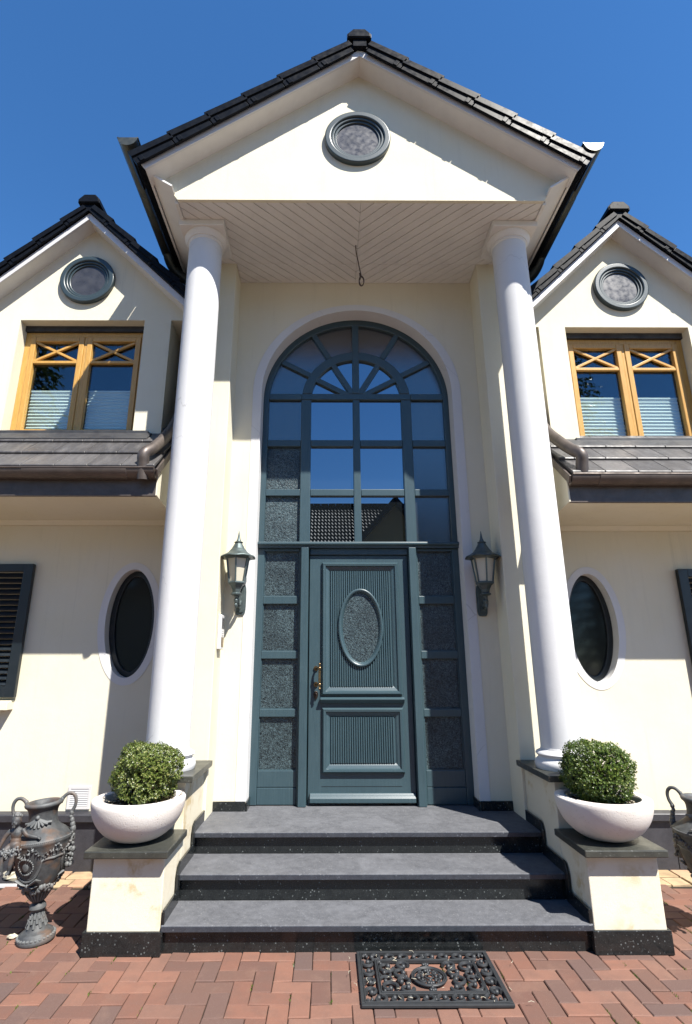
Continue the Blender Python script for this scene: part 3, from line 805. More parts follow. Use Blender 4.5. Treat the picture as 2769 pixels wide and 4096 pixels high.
# --- dormers
def dormer(s):
    cx, dz = (-2.757, .020) if s < 0 else (2.722, -.045)
    td = .985; za = 5.988 + dz; zb = 4.862 + dz; zs_ = 3.672 + dz; hw = .623; cw = .889; zt = 4.895 + dz
    xb = (za - zb) / td
    m_ = MB()
    m_.prism([(cx - cw, 3.0), (cx - hw, 3.0), (cx - hw, zt), (cx - cw, zt)], 'y', YD, YD + .30)
    m_.prism([(cx + hw, 3.0), (cx + cw, 3.0), (cx + cw, zt), (cx + hw, zt)], 'y', YD, YD + .30)
    m_.prism([(cx - xb, zt), (cx - cw, zt), (cx - hw, zt), (cx + hw, zt), (cx + cw, zt), (cx + xb, zt), (cx, za)], 'y', YD, YD + .30)
    m_.build('dormer_wall', 'cream', H)
    for e in (-1, 1): MB().box(cx + e * (cw - .05), cx + e * cw, YD + .301, 2.6, 3.2, zt + .1).build('dormer_cheek', 'cream', H)
    for e in (-1, 1): MB().box(cx + e * cw, cx + e * (xb - .005), YD + .30, 2.4, zt + .001, zt + .03).build('dormer_eave', 'trim', H)
    MB().box(cx - hw - .06, cx + hw + .16, YD - .05, YD + .14, zs_ - .045, zs_ - .004).build('sill_flashing', 'lead', H, .004)
    MB().prism([(YD - .05, zs_ - .03), (YD - .17, zs_ - .135), (YD - .165, zs_ - .15), (YD - .02, zs_ - .06)], 'x', cx - hw - .3, cx + hw + .2).build('lead_apron', 'lead', H, .004)
    # verge boards, soffit, tiles
    zf = za + .072; LSd = 1.62; thd = math.atan(td)
    y0 = YD - .17
    def sp(e, a, c): return cx + e * (a * math.cos(thd) + c * math.sin(thd)), zf - a * math.sin(thd) + c * math.cos(thd)
    for e in (-1, 1):
        X = 1.16
        MB().prism([(cx, zf), (cx + e * X, zf - td * X), (cx + e * (X - .03), zf - td * (X - .03) - .082), (cx, zf - .082)], 'y', y0, y0 + .022).build('verge_board', 'white_paint', H, .002)
        MB().prism([(cx, zf - .056), (cx + e * X, zf - .056 - td * X), (cx + e * X, zf - .072 - td * X), (cx, zf - .072)], 'y', y0 + .022, YD).build('verge_soffit', 'trim', H)
        RF = MB().prism([sp(e, 0, .02), sp(e, LSd + .03, .02), sp(e, LSd + .03, .085), sp(e, 0, .085)], 'y', y0 - .02, 2.6).build('dormer_roof', 'tile_gloss', H)
        L_ = .345
        for i in range(5):
            a0 = .06 + i * L_ - .12; a1 = a0 + L_
            if a0 < 0: a0 = 0
            t_ = MB().prism([sp(e, a0, .035), sp(e, a1, .052), sp(e, a1, .108), sp(e, a0, .084)], 'y', y0 - .047, y0 + .24)
            t_.prism([sp(e, a0 + .004, .001), sp(e, a1 - .004, .001), sp(e, a1 - .004, .08), sp(e, a0 + .004, .055)], 'y', y0 - .034, y0 - .012)
            t_.prism([sp(e, a1 - .085, .002), sp(e, a1 - .045, .002), sp(e, a1 - .045, .05), sp(e, a1 - .085, .05)], 'y', y0 - .040, y0 - .035)
            t_.build('verge_tile', 'tile_gloss', RF, .009, 3)
    rd = MB().box(cx - .055, cx + .055, y0 - .03, 2.5, zf, zf + .085).build('dormer_ridge', 'tile_gloss', H)
    ridge(rd, cx, zf + .080, y0 - .05, 1.0)
    oculus(cx + (.0 if s < 0 else .0), 5.358 + dz, YD, .277)
    # window: pine frame recessed
    yf = YD + .13
    xm = cx + (.025 if s < 0 else -.02) * 0
    W = MB()
    W.box(cx - hw + .001, cx - hw + .062, yf, yf + .07, zs_, zt - .06).box(cx + hw - .062, cx + hw - .001, yf, yf + .07, zs_, zt - .06)
    W.box(cx - hw + .062, cx + hw - .062, yf, yf + .07, zt - .115, zt - .06).box(cx - hw + .062, cx + hw - .062, yf, yf + .07, zs_, zs_ + .03)
    W.box(cx - .015, cx + .015, yf - .004, yf + .06, zs_ + .031, zt - .116)
    Wd = W.build('dormer_window', 'pine', H, .005)
    Wd['label'] = 'pine framed two-light window of the %s dormer with pleated blinds' % ('left' if s < 0 else 'right')
    MB().box(cx - hw + .001, cx + hw - .001, YD + .10, YD + .25, zt - .06, zt - .001).build('roller_shutter_box', 'lead', Wd)
    for e in (-1, 1):
        xa, xc = sorted((cx + e * .016, cx + e * (hw - .064)))
        c_ = MB(); y1 = yf - .012; f_ = .052
        c_.box(xa, xa + f_, y1, y1 + .055, zs_ + .032, zt - .117).box(xc - f_, xc, y1, y1 + .055, zs_ + .032, zt - .117)
        c_.box(xa + f_, xc - f_, y1, y1 + .055, zt - .117 - f_, zt - .117).box(xa + f_, xc - f_, y1, y1 + .055, zs_ + .032, zs_ + .03 + f_)
        c_.build('casement', 'pine', Wd, .006)
        zb0 = 4.478 + dz; ga, gc = xa + f_, xc - f_; zu = zt - .117 - f_
        MB().box(ga, gc, y1 + .004, y1 + .04, zb0, zb0 + .03).build('glazing_bar', 'pine', Wd, .004)
        for d_ in (0, 1):
            z1_, z2_ = (zb0 + .03, zu) if d_ == 0 else (zu, zb0 + .03)
            dx_, dz_ = gc - ga, z2_ - z1_; l_ = math.hypot(dx_, dz_); nx_, nz_ = -dz_ / l_ * .0125, dx_ / l_ * .0125
            P = [(ga - nx_, z1_ - nz_), (gc - nx_, z2_ - nz_), (gc + nx_, z2_ + nz_), (ga + nx_, z1_ + nz_)]
            MB().prism(P, 'y', y1 + .010 + d_ * .002, y1 + .034).build('glazing_bar', 'pine', Wd, .003)
        MB().box(ga - .005, gc + .005, y1 + .040, y1 + .046, zs_ + .07, zu + .005).build('pane', 'glass_clear', Wd)
        # pleated blind
        bl = MB(); n = 26; z1 = 4.200 + dz; vs = []; fs = []
        for q in range(n + 1):
            z = zs_ + .06 + (z1 - zs_ - .06) * q / n; y = y1 + .085 + (.014 if q % 2 else 0)
            vs += [(ga - .012, y, z), (gc + .012, y, z)]
        fs = [(2 * q, 2 * q + 1, 2 * q + 3, 2 * q + 2) for q in range(n)]
        bl.add(vs, fs); bl.box(ga - .012, gc + .012, y1 + .082, y1 + .102, z1, z1 + .014); bl.build('pleated_blind', 'blind', Wd)
    MB().box(cx - cw + .06, cx + cw - .06, YD + .55, YD + .57, 3.3, zt + .05).build('room_backing', 'interior', H)
    MB().box(cx - cw + .06, cx + cw - .06, YD + .30, YD + .55, zt - .0, zt + .02).build('room_backing', 'interior', H)
def oculus(cx, cz, y, r):
    o = MB()
    def rl(a): return loop(cx, cz, a, a)
    ok = MB().ring(rl(r), rl(r * .80), y - .045, y + .01, smooth=True).build('round_blind_window', 'oculus', H, .012, 3)
    MB().ring(rl(r * .80), rl(r * .72), y - .030, y + .01, smooth=True).build('ring', 'oculus', ok, .006)
    MB().ring(rl(r * .72), rl(r * .64), y - .016, y + .01, smooth=True).build('ring', 'oculus', ok, .005)
    MB().prism(rl(r * .645), 'y', y - .004, y + .01).build('disc', 'oculus_zinc', ok)
for s in (-1, 1): dormer(s)
oculus(-.022, 6.150, YG, .297)
# --- shutters, sills, vent
def shutter(s):
    xe = 2.96 if s < 0 else 2.905; dz = .0 if s < 0 else -.045
    z0, z1 = 1.309 + dz, 2.460 + dz; x1 = xe + .52; y0, y1 = YS - .055, YS - .012
    m_ = MB().box(s * xe, s * (xe + .085), y0, y1, z0, z1).box(s * (x1 - .085), s * x1, y0, y1, z0, z1)
    m_.box(s * (xe + .085), s * (x1 - .085), y0, y1, z0, z0 + .09).box(s * (xe + .085), s * (x1 - .085), y0, y1, z1 - .07, z1)
    sh = m_.build('shutter', 'teal_dark', H, .003); sh['label'] = 'dark louvred shutter beside the %s oval window' % ('left' if s < 0 else 'right')
    n = 20
    for i in range(n):
        z = z0 + .095 + (z1 - z0 - .17) * (i + .5) / n
        MB().prism([(y0 + .004, z - .022), (y0 + .010, z - .024), (y1 - .002, z + .018), (y1 - .008, z + .020)], 'x', s * (xe + .085), s * (x1 - .085)).build('slat', 'teal_dark', sh)
    MB().prism([(YS - .10, z0 - .10), (YS, z0 - .10), (YS, z0 - .02), (YS - .10, z0 - .035)], 'x', s * (xe + .02), s * 4.6).build('window_sill', 'cream', H, .004)
for s in (-1, 1): shutter(s)
vx0, vx1, vz0, vz1 = -2.420, -2.230, .442, .614
vt = MB().box(vx0, vx0 + .022, YS - .012, YS - .001, vz0, vz1).box(vx1 - .022, vx1, YS - .012, YS - .001, vz0, vz1)
vt.box(vx0 + .022, vx1 - .022, YS - .012, YS - .001, vz0, vz0 + .022).box(vx0 + .022, vx1 - .022, YS - .012, YS - .001, vz1 - .022, vz1)
vg = vt.build('vent_grille', 'white_paint', H, .002)
MB().box(vx0 + .022, vx1 - .022, YS - .003, YS - .001, vz0 + .022, vz1 - .022).build('grille_back', 'interior', vg)
for i in range(9):
    z = vz0 + .028 + i * .0137
    MB().prism([(YS - .013, z), (YS - .012, z + .001), (YS - .004, z + .0105), (YS - .005, z + .0105)], 'x', vx0 + .022, vx1 - .022).build('slat', 'white_paint', vg)

# ================================================================== STEPS AND FLANKING WALLS
ST = thing('entrance_steps', (0, -.75, 0), 'three dark stone steps leading up to the front door', 'steps')
HW = 1.232
steps = [(.441, -.737), (.300, -1.096), (.146, -1.407)]
for i, (z, yn) in enumerate(steps):
    yb = .09 if i == 0 else steps[i - 1][1] + .034
    MB().box(-HW, HW, yn, yb, z - .034, z).build('tread', 'granite_honed', ST, .004)
    MB().box(-HW + .001, HW - .001, yn - .003, yn + .003, z - .032, z - .005).build('nosing', 'nosing', ST, .0015)
    z0 = steps[i + 1][0] if i < 2 else -.05
    MB().box(-HW + .001, HW - .001, yn + .036, yn + .056, z0 + .0005, z - .0345).build('riser', 'granite', ST)
MB().box(-HW + .002, HW - .002, -.68, .0, -.05, .40).box(-HW + .002, HW - .002, -1.03, -.681, -.05, .262).box(-HW + .002, HW - .002, -1.34, -1.031, -.05, .108).build('core', 'slate', ST)
for s in (-1, 1):
    for i, (z, yn) in enumerate(steps):
        yb = YN - .016 if i == 0 else steps[i - 1][1] + .0
        hgt = .072; zp = z
        MB().prism([(yn + .006, z + .001), (yb, z + .001), (yb, z + hgt), (yn + .006, z + hgt)], 'x', s * (HW - .016), s * (HW - .0015)).build('skirting_tile', 'granite', ST, .002)
        z0 = (steps[i + 1][0] + .073) if i < 2 else .0
        MB().prism([(yn - .045, z0), (yn + .0045, z0 - (.0 if i < 2 else 0)), (yn + .0045, z + hgt - .0), (yn - .02, z + hgt - .012), (yn - .045, z + .01)], 'x', s * (HW - .0165), s * (HW - .0015)).build('skirting_tile', 'granite', ST, .002) if i < 2 else None
for s in (-1, 1):
    side = 'left' if s < 0 else 'right'
    FW = thing('flanking_wall', (s * 1.45, -.95, 0), 'stepped cream plaster wall with dark stone caps %s of the steps' % side, 'wall', 'plaster walls flanking the steps')
    MB().box(s * 1.238, s * 1.645, -1.02, YP + .001, 0, .8215).box(s * 1.238, s * 1.655, -1.400, -1.0205, 0, .4955).build('wall_body', 'cream_stained', FW, .006)
    MB().box(s * 1.178, s * 1.70, -1.09, YP - .001, .822, .8625).build('cap_slab', 'cap_stone', FW, .006)
    MB().box(s * 1.205, s * 1.69, -1.470, -1.0215, .496, .536).build('cap_slab', 'cap_stone', FW, .006)
    MB().box(s * 1.222, s * 1.670, -1.418, -1.4005, 0, .118).build('plinth_tile', 'granite', FW, .003)
    MB().box(s * 1.222, s * 1.2375, -1.4, -1.375, 0, .118).build('plinth_tile', 'granite', FW, .002)
    MB().box(s * 1.6555, s * 1.670, -1.4, YS - .06, 0, .118).build('plinth_tile', 'granite', FW, .003)

# ================================================================== PLANTERS AND BOXWOODS
def planter(x, y, z, label):
    T = thing('planter_bowl', (x, y, z), label, 'planter', 'concrete bowls beside the steps')
    n = 14; R0 = .283; Hh = .228; prof = [(.060, .0)]
    for i in range(1, n + 1):
        t = i / n; ph = .32 + (math.pi / 2 - .32) * t; prof.append((R0 * math.sin(ph) ** .88, Hh * (math.cos(.32) - math.cos(ph)) / math.cos(.32)))
    prof += [(R0 - .004, Hh + .006), (R0 - .014, Hh + .010), (R0 - .060, Hh + .008), (R0 - .070, Hh - .004), (R0 - .075, Hh - .06)]
    MB().lathe(prof, 96, (x, y, z)).build('bowl', 'concrete', T)
    MB().lathe([(R0 - .074, Hh - .03), (R0 - .12, Hh - .018), (.001, Hh - .012)], 40, (x, y, z), cap=False).build('soil', 'soil', T)
    lt = MB()
    for q in range(70):
        a, rr = random.uniform(0, 6.28), random.uniform(.12, R0 - .085); k = random.uniform(.006, .013); t = random.uniform(0, 6.28)
        px, py, pz = x + rr * math.cos(a), y + rr * math.sin(a), z + Hh - .016 + random.uniform(0, .006)
        lt.add([(px - k * math.cos(t), py - k * math.sin(t), pz), (px + k * .5 * math.sin(t), py - k * .5 * math.cos(t), pz + .003), (px + k * math.cos(t), py + k * math.sin(t), pz + .001), (px - k * .5 * math.sin(t), py + k * .5 * math.cos(t), pz + .004)], [(0, 1, 2, 3)])
    tag(lt.build('leaf_litter', 'stone', T), kind='stuff')
def boxwood(x, y, z, label, seed, mat, rx, rz, lean, tidy):
    random.seed(seed)
    T = thing('boxwood_shrub', (x, y, z), label, 'shrub', 'clipped boxwoods in bowls')
    b = MB(); zc = rz
    def surf(u, v, w):
        L = math.sqrt(u * u + v * v + w * w); u, v, w = u / L, v / L, w / L
        n = 1 + (.045 if tidy else .075) * (math.sin(5 * u + seed) * math.sin(4 * v + 1) + math.sin(6 * w + 2 * u + seed))
        p = 2.15; k = (abs(u) ** p + abs(v) ** p + abs(w) ** p) ** (-1 / p)
        return u * k * n, v * k * n, w * k * n
    for c in range(4000):
        u, v, w = random.gauss(0, 1), random.gauss(0, 1), random.gauss(0, 1)
        px, py, pz = surf(u, v, w); k = 1 - abs(random.gauss(0, .07)) + (random.random() < .10) * random.uniform(.02, .09)
        nz = mnoise.noise(Vector((px * 3.1 + seed, py * 3.1, pz * 3.1))); k += .10 * nz + .05 * mnoise.noise(Vector((px * 8, py * 8 + seed, pz * 8)))
        if nz < -.28 and random.random() < .6: continue
        if random.random() < .16: k = random.uniform(.45, .85)
        cx_, cy_, cz_ = px * rx * k, py * rx * k, pz * rz * k
        cx_ += lean * (cz_ + rz) ; d = Vector((px, py, pz + .35)).normalized()
        nl = random.randint(6, 9)
        for q in range(nl):
            a = q * 2.4 + random.random(); t = random.uniform(-.010, .016)
            e1 = d.orthogonal().normalized(); e2 = d.cross(e1)
            o = (e1 * math.cos(a) + e2 * math.sin(a)); dr = (o * random.uniform(.5, 1.) + d * random.uniform(.3, 1.1)).normalized()
            L_ = random.uniform(.008, .0145); ww = L_ * .36; sd = dr.cross(d).normalized()
            nn = sd.cross(dr).normalized()
            B = Vector((cx_, cy_, cz_ + zc)) + d * t; mid = B + dr * L_ * .55; tip = B + dr * L_ + nn * -.002
            b.add([x_ + y_ for x_, y_ in ()] + [tuple(Vector((x, y, z)) + p) for p in (B, mid + sd * ww + nn * .001, tip, mid - sd * ww + nn * .001)], [(0, 1, 2, 3)])
    b.build('foliage', mat, T)
    sp_ = MB()
    for q in range(150 if not tidy else 80):               # stray shoots that break the outline
        px, py, pz = surf(random.gauss(0, 1), random.gauss(0, 1), abs(random.gauss(.2, 1)))
        d = (Vector((px, py, pz)).normalized() + Vector((random.gauss(0, .35), random.gauss(0, .35), .5))).normalized()
        B = Vector((x + px * rx * .96 + lean * (pz * rz + rz), y + py * rx * .96, z + pz * rz * .96 + zc)); L_ = random.uniform(.012, .042 if not tidy else .026)
        e1 = d.orthogonal().normalized(); e2 = d.cross(e1)
        for k_ in range(5):
            for h_ in (0, 1):
                a = k_ * 1.57 + h_ * math.pi; o_ = e1 * math.cos(a) + e2 * math.sin(a); dr = (o_ + d * .8).normalized(); l_ = random.uniform(.009, .015); sd = dr.cross(d).normalized() * l_ * .34
                b0 = B + d * L_ * k_ / 4; sp_.add([tuple(b0), tuple(b0 + dr * l_ * .55 + sd), tuple(b0 + dr * l_), tuple(b0 + dr * l_ * .55 - sd)], [(0, 1, 2, 3)])
    tag(sp_.build('shoots', mat, T), kind='stuff')
    st = MB()
    for q in range(14):
        a = random.uniform(0, 6.28); r_ = random.uniform(.02, .12)
        st.tube([(x + .05 * math.cos(a), y + .05 * math.sin(a), z - .03), (x + r_ * math.cos(a), y + r_ * math.sin(a), z + rz * random.uniform(.7, 1.4))], .005, 5)
    if not tidy:
        for q in range(9):
            a = random.uniform(-1.6, .2); st.tube([(x + .16 * math.cos(a), y + .16 * math.sin(a), z + .03), (x + .215 * math.cos(a), y + .215 * math.sin(a), z + random.uniform(.02, .07)), (x + .25 * math.cos(a), y + .25 * math.sin(a), z + random.uniform(.02, .09))], .0017, 4)
    st.build('stems', 'bark', T)
planter(-1.470, -1.235, .537, 'pale concrete bowl on the left pedestal')
planter(1.452, -1.235, .537, 'pale concrete bowl on the right pedestal')
boxwood(-1.452, -1.22, .735, 'paler loose boxwood in the left bowl', 11, 'box_dry', .198, .172, .09, False)
boxwood(1.448, -1.225, .735, 'dark green tightly clipped boxwood in the right bowl', 23, 'box', .205, .176, .0, True)
random.seed(77)

# ================================================================== LANTERNS
def lantern(x, y, z, label):
    T = thing('wall_lantern', (x, y, z), label, 'lantern', 'wall lanterns beside the door')
    cx, cy = x - .012, y - .185                      # axis of the lamp
    pl = []
    for q in range(24):
        t = 2 * math.pi * q / 24; pl.append((x + .048 * math.copysign(abs(math.cos(t)) ** .35, math.cos(t)), z + .14 * math.copysign(abs(math.sin(t)) ** .6, math.sin(t)) + .0))
    MB().prism(pl, 'y', y - .012, y).build('back_plate', 'lantern', T, .004)
    MB().prism([(x + (u - x) * .72, z + (v - z) * .84) for u, v in pl], 'y', y - .022, y - .012).build('back_plate_panel', 'lantern', T, .003)
    # scrolled arm
    a = MB(); zb = 2.155
    a.tube([(x, y - .02, z - .02), (x, y - .06, z - .055), (x - .004, y - .11, z - .05), (cx, cy + .03, z + .0), (cx, cy, z + .035)], [.012, .013, .014, .012, .013], 10)
    a.tube([(x, y - .02, z - .07), (x, y - .06, z - .085), (x, y - .10, z - .07), (x, y - .085, z - .045), (x, y - .06, z - .06)], .008, 8)
    for q in range(7):
        t = q / 6; a.ball((cx + random.gauss(0, .006), cy + .035 * t + .0, z + .03 - .12 * t * (1 - .3 * t)), .015 - .004 * t, 8, 6, (1, 1, 1.3))
    a.lathe([(.004, -.118), (.012, -.105), (.014, -.095), (.009, -.085), (.017, -.07), (.019, -.055), (.011, -.042), (.016, -.02), (.022, .01)], 14, (cx, cy, z + .03 - .0))
    a.build('scroll_arm', 'lantern', T)
    hx = lambda r_, zz, n=6, o=0: [(cx + r_ * math.cos(math.pi / 3 * q + o), cy + r_ * math.sin(math.pi / 3 * q + o), zz) for q in range(n)]
    MB().lathe([(.020, .0), (.040, .006), (.047, .012), (.047, .018), (.040, .024), (.034, .028)], 24, (cx, cy, zb - .01)).build('base_ring', 'lantern', T)
    def hexl(prof, o=math.pi / 6, scal=None):
        m_ = MB(); vs = []; n = 6 if scal is None else 48
        for r_, zz in prof:
            for q in range(n):
                t = 2 * math.pi * q / n + o
                if scal is None: rr = r_; dz = 0
                else:
                    ph = (q % 8) / 8 * 2 * math.pi; k = (r_ / prof[0][0]); rr = r_ * (1 - .045 * (1 - math.cos(ph)) / 2 * 1.2); dz = -.010 * k * k * (1 - math.cos(ph)) / 2 * -1
                vs.append((cx + rr * math.cos(t), cy + rr * math.sin(t), zz + dz))
        fs = []
        for k in range(len(prof) - 1):
            for q in range(n):
                j = (q + 1) % n; fs.append((k * n + q, k * n + j, (k + 1) * n + j, (k + 1) * n + q))
        fs += [tuple(range(n))[::-1], tuple((len(prof) - 1) * n + q for q in range(n))]
        return m_.add(vs, fs, False)
    hexl([(.034, 2.170), (.040, 2.20), (.058, 2.232), (.076, 2.246), (.080, 2.252), (.080, 2.262), (.074, 2.266)]).build('lower_cup', 'lantern', T, .002)
    gl = hexl([(.066, 2.262), (.096, 2.462)]).build('glass_body', 'frosted', T)
    for q in range(6):
        t = math.pi / 3 * q + math.pi / 6
        MB().tube([(cx + .071 * math.cos(t), cy + .071 * math.sin(t), 2.262), (cx + .102 * math.cos(t), cy + .102 * math.sin(t), 2.470)], .0075, 6, smooth=False).build('corner_bar', 'lantern', T)
    hexl([(.112, 2.462), (.118, 2.474), (.112, 2.486)]).build('top_rim', 'lantern', T, .002)
    hexl([(.156, 2.474), (.150, 2.484), (.120, 2.498), (.088, 2.522), (.060, 2.556), (.040, 2.592), (.030, 2.608)], scal=True).build('roof', 'lantern', T)
    MB().lathe([(.024, 2.600), (.034, 2.606), (.039, 2.614), (.036, 2.618), (.022, 2.624), (.014, 2.645), (.008, 2.68), (.003, 2.715), (.0005, 2.72)], 18, (cx, cy, 0)).build('finial', 'lantern', T)
    return T
lantern(-1.062, YN - .001, 2.135, 'verdigris wall lantern in full sun left of the door')
lantern(1.085, YN - .001, 2.125, 'verdigris wall lantern in the shade right of the door')
# intercom panel on the left side of the niche
IC = thing('intercom_panel', (-1.212, -.30, 1.70), 'narrow white door intercom with brass name plate below the left lantern', 'intercom')
MB().box(-1.2125, -1.180, -.375, -.245, 1.70, 1.985).build('housing', 'white_paint', IC, .005)
MB().box(-1.180, -1.177, -.355, -.265, 1.72, 1.80).build('name_plate', 'brass', IC, .002)
MB().box(-1.180, -1.178, -.360, -.260, 1.87, 1.96).build('speaker_panel', 'oculus_zinc', IC, .002)
for q in range(3): MB().box(-1.180, -1.174, -.325, -.295, 1.815 + q * .017, 1.825 + q * .017).build('button', 'white_paint', IC, .002)
# hanging cable
cb = [(-.02, -.70, ZSO - .002), (-.018, -.70, 5.40), (.0, -.69, 5.30), (.012, -.69, 5.22), (.028, -.68, 5.14)]
for q in range(26):
    t = q / 26 * 4 * math.pi; cb.append((.030 + .022 * math.sin(t), -.68 + .008 * math.cos(t * .5), 5.085 + .050 * math.cos(t) - .003 * q / 8))
cb.append((.012, -.685, 5.17))
tag(MB().tube(smooth_path(cb), .0055, 6).build('hanging_cable', 'cable'), 'loose coiled cable hanging from the portico ceiling', 'cable')

# ================================================================== DOORMAT
MT = thing('doormat', (.243, -1.65, 0), 'black rubber scrollwork doormat lying before the steps', 'doormat')
mx0, mx1, my0, my1 = -.122, .608, -1.905, -1.395; zt = .022; zb = .004
def mframe(x0, x1, y0, y1, w_, z):
    m_ = MB()
    m_.box(x0, x1, y0, y0 + w_, zb, z).box(x0, x1, y1 - w_, y1, zb, z).box(x0, x0 + w_, y0 + w_, y1 - w_, zb, z).box(x1 - w_, x1, y0 + w_, y1 - w_, zb, z); return m_
mframe(mx0, mx1, my0, my1, .020, zt - .004).build('rim', 'rubber', MT, .003)
mframe(mx0 + .018, mx1 - .018, my0 + .018, my1 - .018, .007, zt).build('rim', 'rubber', MT, .002)
mframe(mx0 + .092, mx1 - .092, my0 + .092, my1 - .092, .011, zt - .002).build('inner_frame', 'rubber', MT, .003)
mframe(mx0 + .104, mx1 - .104, my0 + .104, my1 - .104, .006, zt).build('inner_frame', 'rubber', MT, .002)
def cscroll(x, y, r_, a, flip=1, th=.0100):
    P = []
    for q in range(20):
        t = q / 19; ang = a + flip * t * 5.3; rr = r_ * (1 - .62 * t ** 1.6); P.append((x + rr * math.cos(ang), y + rr * math.sin(ang), .012))
    return MB().tube(P, [th * (1 - .25 * q / 19) for q in range(20)], 8).ball(P[-1], th * 1.35, 8, 6).build('scroll', 'rubber', MT)
def bud(x, y, a, sc=1.):
    m_ = MB()
    for d_ in (-.7, 0, .7):
        m_.ball((x + .016 * sc * math.cos(a + d_), y + .016 * sc * math.sin(a + d_), .012), .010 * sc, 8, 6, (1, 1, .8))
    m_.ball((x - .006 * sc * math.cos(a), y - .006 * sc * math.sin(a), .012), .009 * sc, 8, 6); return m_.build('bud', 'rubber', MT)
nb = 8; dx = (mx1 - mx0 - .11) / nb
for i in range(nb):
    xc = mx0 + .055 + dx * (i + .5); fl = 1 if i < nb / 2 else -1
    for yy, up in ((my1 - .058, 1), (my0 + .058, -1)):
        cscroll(xc, yy, .033, -math.pi / 2 * up - .4 * fl, fl * up)
for i, f_ in ((nb // 2, 1),):
    for yy in (my1 - .058, my0 + .058): bud((mx0 + mx1) / 2, yy, math.pi / 2)
nv = 4; dy = (my1 - my0 - .16) / nv
for i in range(nv):
    yc = my0 + .08 + dy * (i + .5); fl = 1 if i < nv / 2 else -1
    for xx, up in ((mx0 + .058, 1), (mx1 - .058, -1)): cscroll(xx, yc, .030, math.pi * (up > 0) + .4 * fl * up, -fl * up)
for sx in (0, 1):
    for sy in (0, 1): bud((mx0 + .05) if not sx else mx1 - .05, (my0 + .05) if not sy else my1 - .05, math.atan2(1 - 2 * sy, 1 - 2 * sx) + math.pi)
mc = ((mx0 + mx1) / 2, (my0 + my1) / 2)
for r_, th in ((.088, .006), (.078, .004), (.020, .005)):
    MB().tube([(mc[0] + r_ * math.cos(q * math.pi / 20), mc[1] + r_ * math.sin(q * math.pi / 20), .013) for q in range(41)], th, 8, cap=False).build('medallion_ring', 'rubber', MT)
for q in range(4):
    a = q * math.pi / 2; bud(mc[0] + .042 * math.cos(a), mc[1] + .042 * math.sin(a), a, 1.1)
    cscroll(mc[0] + .048 * math.cos(a + .78), mc[1] + .048 * math.sin(a + .78), .016, a, 1, .006)
    bud(mc[0] + (.105 if q % 2 else .125) * math.cos(a), mc[1] + .105 * math.sin(a), a, 1.)
for sx in (-1, 1):
    for sy in (-1, 1):
        cscroll(mc[0] + sx * .215, mc[1] + sy * .092, .042, .3 * sx, sx * sy)
        cscroll(mc[0] + sx * .128, mc[1] + sy * .108, .034, math.pi * (sx > 0), -sx * sy)
        cscroll(mc[0] + sx * .142, mc[1] + sy * .038, .036, 1.2 * sx, sx * sy)
        cscroll(mc[0] + sx * .222, mc[1] + sy * .028, .034, math.pi * (sx < 0), -sx * sy, .008)
        bud(mc[0] + sx * .245, mc[1] + sy * .130, math.atan2(sy, sx), 1.)

